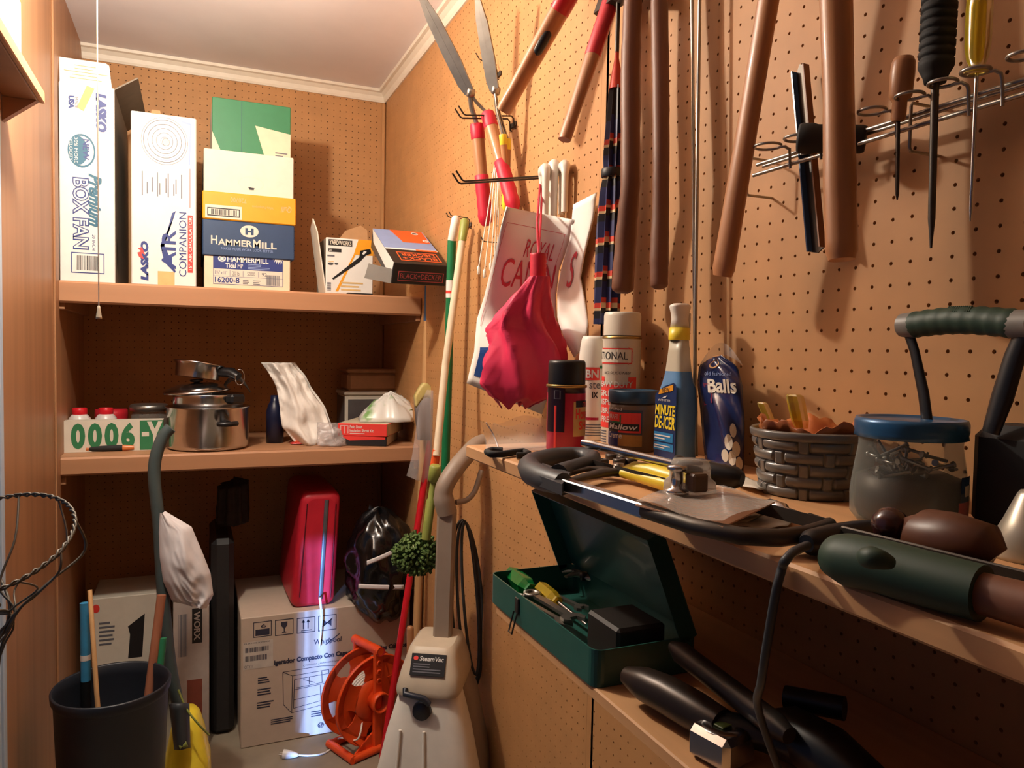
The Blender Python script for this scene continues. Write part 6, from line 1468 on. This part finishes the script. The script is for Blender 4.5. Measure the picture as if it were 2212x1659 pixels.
# --- dark case, slim tool box, white box behind the bin
lo, hi = (onY(456, 1400, 1.80).x, 1.80, .0005), (onY(506, 1400, 1.80).x, 2.16, onY(490, 1165, 1.80).z)
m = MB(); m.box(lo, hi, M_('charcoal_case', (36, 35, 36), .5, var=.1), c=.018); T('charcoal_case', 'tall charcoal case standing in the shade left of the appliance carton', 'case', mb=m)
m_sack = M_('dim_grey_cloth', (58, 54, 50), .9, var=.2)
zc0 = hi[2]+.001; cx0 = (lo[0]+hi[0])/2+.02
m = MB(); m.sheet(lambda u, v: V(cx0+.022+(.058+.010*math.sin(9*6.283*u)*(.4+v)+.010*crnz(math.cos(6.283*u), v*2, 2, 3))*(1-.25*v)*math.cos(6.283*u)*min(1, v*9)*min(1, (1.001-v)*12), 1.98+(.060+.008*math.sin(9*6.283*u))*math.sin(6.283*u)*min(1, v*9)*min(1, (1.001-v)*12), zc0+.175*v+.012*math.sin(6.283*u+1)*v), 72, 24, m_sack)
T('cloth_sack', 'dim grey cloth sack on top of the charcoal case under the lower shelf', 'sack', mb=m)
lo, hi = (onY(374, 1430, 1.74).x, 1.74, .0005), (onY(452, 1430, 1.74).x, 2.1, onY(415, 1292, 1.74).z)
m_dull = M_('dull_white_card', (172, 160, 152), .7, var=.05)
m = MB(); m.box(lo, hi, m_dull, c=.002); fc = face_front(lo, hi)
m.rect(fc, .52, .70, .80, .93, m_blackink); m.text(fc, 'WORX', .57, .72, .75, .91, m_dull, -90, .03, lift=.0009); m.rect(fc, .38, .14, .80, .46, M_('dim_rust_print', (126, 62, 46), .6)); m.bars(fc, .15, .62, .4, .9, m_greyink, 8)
T('slim_carton', 'slim dull white tool carton standing upright behind the yellow trimmer', 'box', mb=m)
lo, hi = (onY(198, 1350, 1.92).x, 1.92, .0005), (onY(352, 1350, 1.92).x, 2.15, onY(275, 1287, 1.92).z)
m = MB(); m.box(lo, hi, m_offw, c=.002); fc = face_front(lo, hi)
m.poly(fc, [(.50, .78), (.74, .86), (.70, .55), (.50, .55), (.53, .72)], m_blackink); m.disc(fc, .06, .93, .05, .03, m_redink); m.lines(fc, .1, .66, .36, .84, m_greyink, 6, seed=3)
T('white_carton', 'white carton with a black arrow printed on it, behind the black bin', 'box', mb=m)
# --- black bin with its long things
bc = V(-.932, 1.105, 0); zr = .525; R = .128
m_bin = M_('black_bin_plastic', (30, 34, 42), .45, var=.06)
m = MB(); m.lathe([(0, .002), (R*.82, .002), (R*.84, .01), (R*.985, zr-.03), (R*1.0, zr-.028), (R*1.03, zr-.02), (R*1.04, zr-.004), (R*1.02, zr), (R*.99, zr-.003), (R*.965, zr-.03), (R*.82, .02), (0, .02)], bc, m_bin, n=56)
T('bin', 'large round black plastic bin near the left wall, full of long handles', 'bin', mb=m)
def inbin(pts, R0, mat, name, label, cat, extra=None, n=12):
    m = MB(); m.tube(pts, R0, mat, n=n); ps = [('shaft', m)]+(extra or [])
    if extra: T(name, label, cat, parts=ps, group='long things in the black bin')
    else: T(name, label, cat, mb=m, group='long things in the black bin')
def down(top, low, z):
    d = low-top; return top+d*((z-top.z)/d.z)
t_, l_ = onY(183, 1302, 1.20), onY(188, 1408, 1.18)
m = MB(); e = V(bc.x-.06, 1.15, .05); m.tube([lerp(t_, e, .30), e], .011, m_black, n=12); g = MB(); g.tube([t_, lerp(t_, e, .30)], .0115, M_('sky_blue_sleeve', (60, 140, 186), .4), n=14); g.tube([lerp(t_, e, .2), lerp(t_, e, .22)], .0119, m_white, n=14)
T('blue_tube', 'tube with sky blue sleeve standing in the black bin', 'tube', parts=[('shaft', m), ('sleeve', g)], group='long things in the black bin')
t_, l_ = onY(194, 1275, 1.17), onY(209, 1500, 1.05); inbin([t_, V(l_.x, l_.y, l_.z), V(-.93, 1.06, .06)], .0055, m_woodlt, 'thin_stick', 'thin pale wooden stick leaning in the black bin', 'stick')
t_, l_ = onY(349, 1285, 1.24), onY(291, 1472, 1.15); inbin([t_, V(-.90, 1.12, .06)], .0115, M_('reddish_brown_wood', (166, 104, 76), .5, var=.12, scale=40, stretch=WZ), 'brown_shaft', 'reddish brown wooden shaft slanting out of the black bin', 'shaft')
t_, l_ = onY(352, 1378, 1.22), onY(306, 1472, 1.18); inbin([t_, V(-.875, 1.14, .06)], .010, M_('green_fibreglass', (44, 122, 84), .4), 'green_shaft', 'green shaft beside the brown one in the black bin', 'shaft')
# --- yellow grass trimmer with curved grey shaft, white bag on it
Yt = 1.36
pts = [onY(x, y, Yt+.0*k) for k, (x, y) in enumerate(((369, 924), (356, 938), (344, 962), (335, 995), (333, 1030), (337, 1075), (343, 1130), (347, 1200), (352, 1280), (360, 1370), (370, 1450), (384, 1520)))]
m = MB(); m.tube(smooth(pts, 4), .0165, M_('grey_green_shaft', (72, 84, 84), .45, var=.06), n=14)
gz = onY(390, 1560, Yt-.02)
gd = MB(); gd.sheet(lambda u, v: onY(372+(30-10*v)*u+12*v, 1518+98*v, Yt-.045-.02*math.sin(math.pi*u)), 10, 8, m_dgrey, th=.010); tg = MB(); tg.tube([onY(388, 1612, Yt-.065), onY(404, 1605, Yt-.065)], .010, m_olive, n=12)
p0, p1 = onY(352, 1600, Yt), onY(458, 1600, Yt)
bw = (p1.x-p0.x)/2; bx = (p0.x+p1.x)/2; zy = onY(410, 1536, Yt+.02).z
bd = loft([(.001, bw*.9, .085), (.02, bw*1.0, .095), (zy*.40, bw*.98, .092), (zy*.55, bw*.95, .086), (zy*.58, bw*.90, .080), (zy*.80, bw*.72, .065), (zy*.95, bw*.52, .05), (zy, bw*.35, .035)], bx, Yt+.035, lambda z: m_yellow, p=2.6)
cd = MB(); cd.tube(smooth([onY(385, 1490, Yt-.05), onY(402, 1530, Yt-.06), onY(425, 1560, Yt-.07), onY(452, 1588, Yt-.06)], 5), .0028, m_olive, n=6)
T('grass_trimmer', 'yellow grass trimmer with long grey shaft curving up to the lower shelf', 'trimmer', parts=[('motor_housing', bd), ('shaft', m), ('guard', gd, {'sub': [('guard_pin', tg)]}), ('cord', cd)])
def wb(u, v):
    L = [(345, 1108), (343, 1150), (345, 1205), (352, 1255), (372, 1300), (400, 1304)]; Rr = [(356, 1104), (414, 1138), (438, 1195), (455, 1238), (461, 1285), (446, 1314)]
    i = min(4, int(v*5)); t = v*5-i
    l = (L[i][0]*(1-t)+L[i+1][0]*t, L[i][1]*(1-t)+L[i+1][1]*t); r = (Rr[i][0]*(1-t)+Rr[i+1][0]*t, Rr[i][1]*(1-t)+Rr[i+1][1]*t)
    return l, r
def wbag(side):
    def fn(u, v):
        l, r = wb(u, v); p = onY(l[0]*(1-u)+r[0]*u, l[1]*(1-u)+r[1]*u, Yt-.022)
        bul = math.sin(math.pi*u)**.7*(.015+.055*math.sin(math.pi*min(1, v*.9+.05)))
        p.y += (-.55 if side else 1)*bul + (.020*crnz(u*1.6+v, v*1.6, 2.2, 2)+.012*abs(crnz(u*2.2-v*1.2, v*2, 3, 5)))*math.sin(math.pi*u)*(.3+v)
        return p
    return fn
m = MB(); m.sheet(wbag(True), 36, 40, m_plasticw); m.sheet(lambda u, v: wbag(False)(1-u, v), 30, 30, m_plasticw)
T('plastic_bag', 'crumpled white plastic bag hanging on the curved grey trimmer shaft', 'bag', mb=m)
# --- orange cord reel
oc = onY(797, 1512, 1.545); Mr = frame(V(oc.x, 1.545, 0), rz=math.radians(22)); zc = .176; R = .152
def disc(y, th, rim):
    m = MB(); ax = Mr.to_3x3() @ V(0, -1, 0); o = Mr @ V(0, y, zc)
    m.lathe([(R*.80, 0), (R*.97, 0), (R, .002), (R, th+rim), (R*.97, th+rim), (R*.95, th), (R*.80, th), (R*.80, 0)], o, m_orange, n=48, axis=ax)
    m.lathe([(.028, 0), (R*.50, 0), (R*.50, th), (.028, th)], o, m_orange, n=32, axis=ax)
    for k in range(5):
        a = 2*math.pi*k/5+.3; d = V(math.cos(a), 0, math.sin(a)); s = V(-math.sin(a), 0, math.cos(a)); r3 = Mr.to_3x3()
        m.prism([(R*.45, -.042), (R*.60, -.038), (R*.72, -.044), (R*.84, -.066), (R*.84, .066), (R*.72, .044), (R*.60, .038), (R*.45, .042)], o+ax*th, r3 @ d, r3 @ s, th, m_orange)
    return m
d1, d2 = disc(-.030, .003, .010), disc(.060, .003, .006)
hub = MB(); ax = Mr.to_3x3() @ V(0, -1, 0); hub.lathe([(.030, -.06), (.030, .055), (.034, .055), (.034, .078), (.028, .078), (.027, .02), (.0, .02)], Mr @ V(0, 0, zc), m_orange, n=28, axis=ax)
crd = MB()
for k in range(7):
    for j in range(3):
        crd.tube([Mr @ V((.045+.009*j)*math.cos(t), .055-.0125*k, zc+(.045+.009*j)*math.sin(t)) for t in [2*math.pi*q/20 for q in range(21)]], .0045, m_whitep, n=5, caps=False)
std = MB(); std.box((-.016, -.056, .012), (.016, -.042, zc+.180), m_orange, c=.003, M=Mr); std.box((-.016, .066, .012), (.016, .080, zc+.180), m_orange, c=.003, M=Mr)
for z in (zc+.07, zc+.10, zc+.13): std.lathe([(.0055, .0), (.010, 0), (.010, .003), (.0055, .003)], Mr @ V(0, -.0565, z), m_orange, n=14, axis=ax)
grp_ = MB(); grp_.tube([Mr @ V(0, -.066, zc+.172), Mr @ V(0, .090, zc+.172)], .0155, m_orange, n=18); grp_.lathe([(.012, 0), (.0155, .001)], Mr @ V(0, -.067, zc+.172), m_red, n=18, axis=ax)
bs_ = MB(); bs_.tube([Mr @ V(-.10, -.055, .013), Mr @ V(.085, -.055, .013)], .013, m_orange, n=14); bs_.tube([Mr @ V(-.10, .08, .013), Mr @ V(.085, .08, .013)], .013, m_orange, n=14); bs_.tube([Mr @ V(-.10, -.062, .013), Mr @ V(-.10, .088, .013)], .014, m_orange, n=14); bs_.tube([Mr @ V(.085, -.062, .013), Mr @ V(.085, .088, .013)], .014, m_orange, n=14)
bs_.prism([(-.085, 0), (.07, 0), (.016, .05), (-.016, .05)], Mr @ V(0, -.046, .020), Mr.to_3x3() @ UX, UZ, .006, m_orange)
e0 = Mr @ V(-.03, -.01, zc-.05)
lead = MB(); lp_pts = [e0, Mr @ V(-.08, -.055, .075), onZ(735, 1594, .03), onZ(722, 1612, .005), onZ(700, 1627, .004), onZ(670, 1632, .004), onZ(642, 1631, .006)]
lead.tube(smooth(lp_pts, 6), .0032, m_whitep, n=8)
plg = MB(); a_, b_ = onZ(644, 1631, .010), onZ(612, 1629, .012); plg.tube([a_, lerp(a_, b_, .3), lerp(a_, b_, .8), b_], [.005, .010, .015, .0155], m_whitep, n=12); d = (b_-a_).normalized(); s = V(-d.y, d.x, 0)
for k in (-1, 1): plg.tube([b_+s*.005*k, b_+s*.005*k+d*.013], .0016, m_chrome, n=6)
T('cord_reel', 'orange plastic cord reel on a stand with white cord on the floor', 'reel', parts=[('disc', d1), ('disc', d2), ('hub', hub), ('wound_cord', crd), ('stand', std), ('carry_grip', grp_), ('base_frame', bs_), ('lead', lead, {'sub': [('plug', plg)]})])
# --- carpet cleaner
pc_ = onY(940, 1480, .90); Mc = frame(V(pc_.x, .90, 0), rz=math.radians(-30))
def lloft(secs, mat, M, p=5.0, K=32):
    """secs: z, half width, half depth, offset y"""
    m = MB(); vs, fs = [], []
    for (z, a_, b_, oy) in secs:
        for k in range(K):
            t = 2*math.pi*k/K; ct, st = math.cos(t), math.sin(t); r = (abs(ct)**p+abs(st)**p)**(-1/p); vs.append(M @ V(a_*r*ct, oy+b_*r*st, z))
    for i in range(len(secs)-1):
        for k in range(K): fs.append((i*K+k, i*K+(k+1) % K, (i+1)*K+(k+1) % K, (i+1)*K+k))
    m.add(vs, fs, mat, True); m.add(vs[:K], [tuple(range(K))[::-1]], mat); m.add(vs[-K:], [tuple(range(K))], mat); return m
rear = lloft([(.10, .150, .07, .07), (.30, .128, .07, .065), (.45, .098, .072, .055), (.505, .080, .080, .03)], m_taupe, Mc)
hood = lloft([(.500, .081, .110, .0), (.512, .083, .112, .0), (.545, .076, .100, .006), (.585, .064, .084, .012), (.600, .059, .077, .014), (.606, .052, .068, .014)], m_beige, Mc, p=8)
tank = lloft([(.085, .148, .075, -.075), (.10, .152, .078, -.075), (.28, .130, .070, -.068), (.40, .104, .062, -.060), (.470, .084, .054, -.052), (.494, .078, .050, -.050), (.499, .072, .046, -.05)], m_whitep, Mc, p=5)
for s in (-1, 1): tank.tube([Mc @ V(s*.03-.03, -.1215, .42), Mc @ V(s*.034-.03, -.135, .33)], .004, m_whitep, n=8)
base = MB(); base.box((-.165, -.20, .004), (.165, .12, .085), m_taupe, c=.02, M=Mc)
whl = []
for s in (-1, 1):
    k = MB(); k.lathe([(0, 0), (.05, 0), (.055, .006), (.055, .022), (.05, .028), (0, .028)], Mc @ V(s*.168, .12, .056), m_black, n=28, axis=Mc.to_3x3() @ V(s, 0, 0)); whl.append(('wheel', k))
stk = MB(); O_, U_, W_ = Mc @ V(-.045, -.093, .548), Mc.to_3x3() @ V(.088, 0, 0), Mc.to_3x3() @ V(0, .028, .044)
stk.prism([(0, 0), (1, 0), (1, 1), (0, 1)], O_+V(-.002, -.004, .002), U_, W_, .003, m_black); fk = (O_+V(-.002, -.004, .002), U_, W_)
stk.text(fk, 'SteamVac', .24, .66, .94, .88, m_white, 0, .02, .15); stk.disc(fk, .13, .78, .07, .10, m_redink, .0008); stk.lines(fk, .08, .1, .9, .58, m_greyink, 4, seed=2)
tr = MB(); tr.tube([Mc @ V(-.050, -.112, .520), Mc @ V(-.050, -.122, .512), Mc @ V(.0, -.126, .506), Mc @ V(.012, -.122, .49)], .0075, M_('dark_slate_trigger', (40, 46, 58), .4), n=10); tr.lathe([(0, .012), (.022, .012), (.024, 0), (0, 0)], Mc @ V(-.008, -.108, .468), tr.mats[0], n=20, axis=Mc.to_3x3() @ V(0, -1, 0))
s0 = Mc @ V(.012, .03, .595); s1 = onY(968, 1200, .93); s2 = onY(966, 1100, .93)
stem = MB(); stem.box((-.024, -.018, .0), (.024, .018, (s2-s0).length), m_taupe, c=.006, M=Matrix.Translation(s0) @ V(0, 0, 1).rotation_difference(s2-s0).to_matrix().to_4x4() @ Matrix.Rotation(math.radians(-30), 4, 'Z'))
hp = [s2+V(0, 0, -.01), onY(958, 1075, .93), onY(962, 1048, .93), onY(982, 1015, .94), onY(1004, 988, .96), onY(1030, 962, 1.0), onY(1062, 950, 1.03)]
hnd = MB(); hnd.tube(smooth(hp, 4), [.027]*5+[.024]*20, m_taupe, n=16)
hk = MB(); hk.tube(smooth([onY(985, 1085, .93), onY(1008, 1080, .935), onY(1026, 1060, .94), onY(1040, 1016, .95)], 4), .0075, m_taupe, n=10)
T('carpet_cleaner', 'upright carpet cleaner with cream tank and taupe hood at the end of the bench', 'carpet cleaner', parts=[('base', base), ('rear_housing', rear), ('tank', tank), ('hood', hood, {'sub': [('sticker', stk)]}), ('trigger', tr), ('stem', stem), ('grip', hnd), ('cord_hook', hk)]+whl)
cdl = []
for k, (w_, dz_) in enumerate(((.020, 0), (.032, -.03), (.045, -.06))):
    m = MB(); A_ = onY(1004, 1128, .97); 
    m.tube([A_+V(w_*math.sin(t)+.022*(1-math.cos(t))*.9, .012*k, -.215*(1-math.cos(t))*(1-dz_*2)) for t in [2*math.pi*q/36 for q in range(37)]], .0042, m_dgrey, n=7, caps=False); cdl.append(('loop', m))
T('hung_cord', 'long dark cord loops hanging behind the carpet cleaner stem', 'cord', parts=cdl)
# wooden dowel
t_ = onY(886, 1352, 1.42); m = MB(); m.tube([V(t_.x+.01, 1.42, .0015), V(t_.x, 1.42, t_.z-.01), V(t_.x, 1.42, t_.z-.003), V(t_.x, 1.42, t_.z)], [.012, .012, .010, .005], m_wood, n=14)
T('wooden_dowel', 'short wooden dowel standing behind the carpet cleaner', 'dowel', mb=m)
# --- twisted wire cage in the doorway
cc = onY(-22, 1174, .22); R = .100
uu = V(RC[0][0], RC[0][1], RC[0][2]); fw = V(RC[2][0], RC[2][1], 0).normalized(); vv_ = (fw*.80+UZ*.45).normalized()
rg = MB(); rr = random.Random(3)
for s in (0, math.pi):
    rg.tube([cc+uu*R*math.cos(t)+vv_*R*.98*math.sin(t)+V(0, 0, .0022*math.sin(26*t+s))+uu*.0022*math.cos(26*t+s) for t in [2*math.pi*q/120 for q in range(121)]], .0017, m_wire, n=6, caps=False)
parts = [('rim', rg)]; jn = onY(22, 1345, .20)
for k in range(9):
    t = -2.6+.62*k; p = cc+uu*R*math.cos(t)+vv_*R*.98*math.sin(t); m = MB()
    q1 = lerp(p, jn, .35)+V(.030*math.cos(t)+.022*rr.uniform(-1, 1), .022*rr.uniform(-1, 1), .012*rr.uniform(-1, 1)); q2 = lerp(p, jn, .72)+V(.016*math.cos(t+.5)+.018*rr.uniform(-1, 1), .018*rr.uniform(-1, 1), .01*rr.uniform(-1, 1))
    e = V(jn.x-.04+.02*math.cos(k*2.3), jn.y+.03*math.sin(k*1.7), jn.z-.12)
    m.tube(smooth([p, q1, q2, jn+V(.004*math.cos(k), .004*math.sin(k), 0), e, V(e.x, e.y, .3), V(e.x+.05*math.cos(k*2.3), e.y+.05*math.sin(k*1.7), .002)], 6), .0013+.0003*(k % 3), m_wire, n=6)
    parts.append(('wire', m))
T('wire_cage', 'rough twisted dark wire cage with round rim standing in the doorway at left', 'cage', parts=parts)
# --- things on the side shelf, top left
p = onX(46, 78, XL+.058); m = MB()
m.box((XL+.012, p.y-.30, z0_side), (XL+.058, p.y, z0_side+.14), m_white, c=.003); T('pale_box', 'pale box end on the high side shelf at the top left corner', 'box', mb=m)
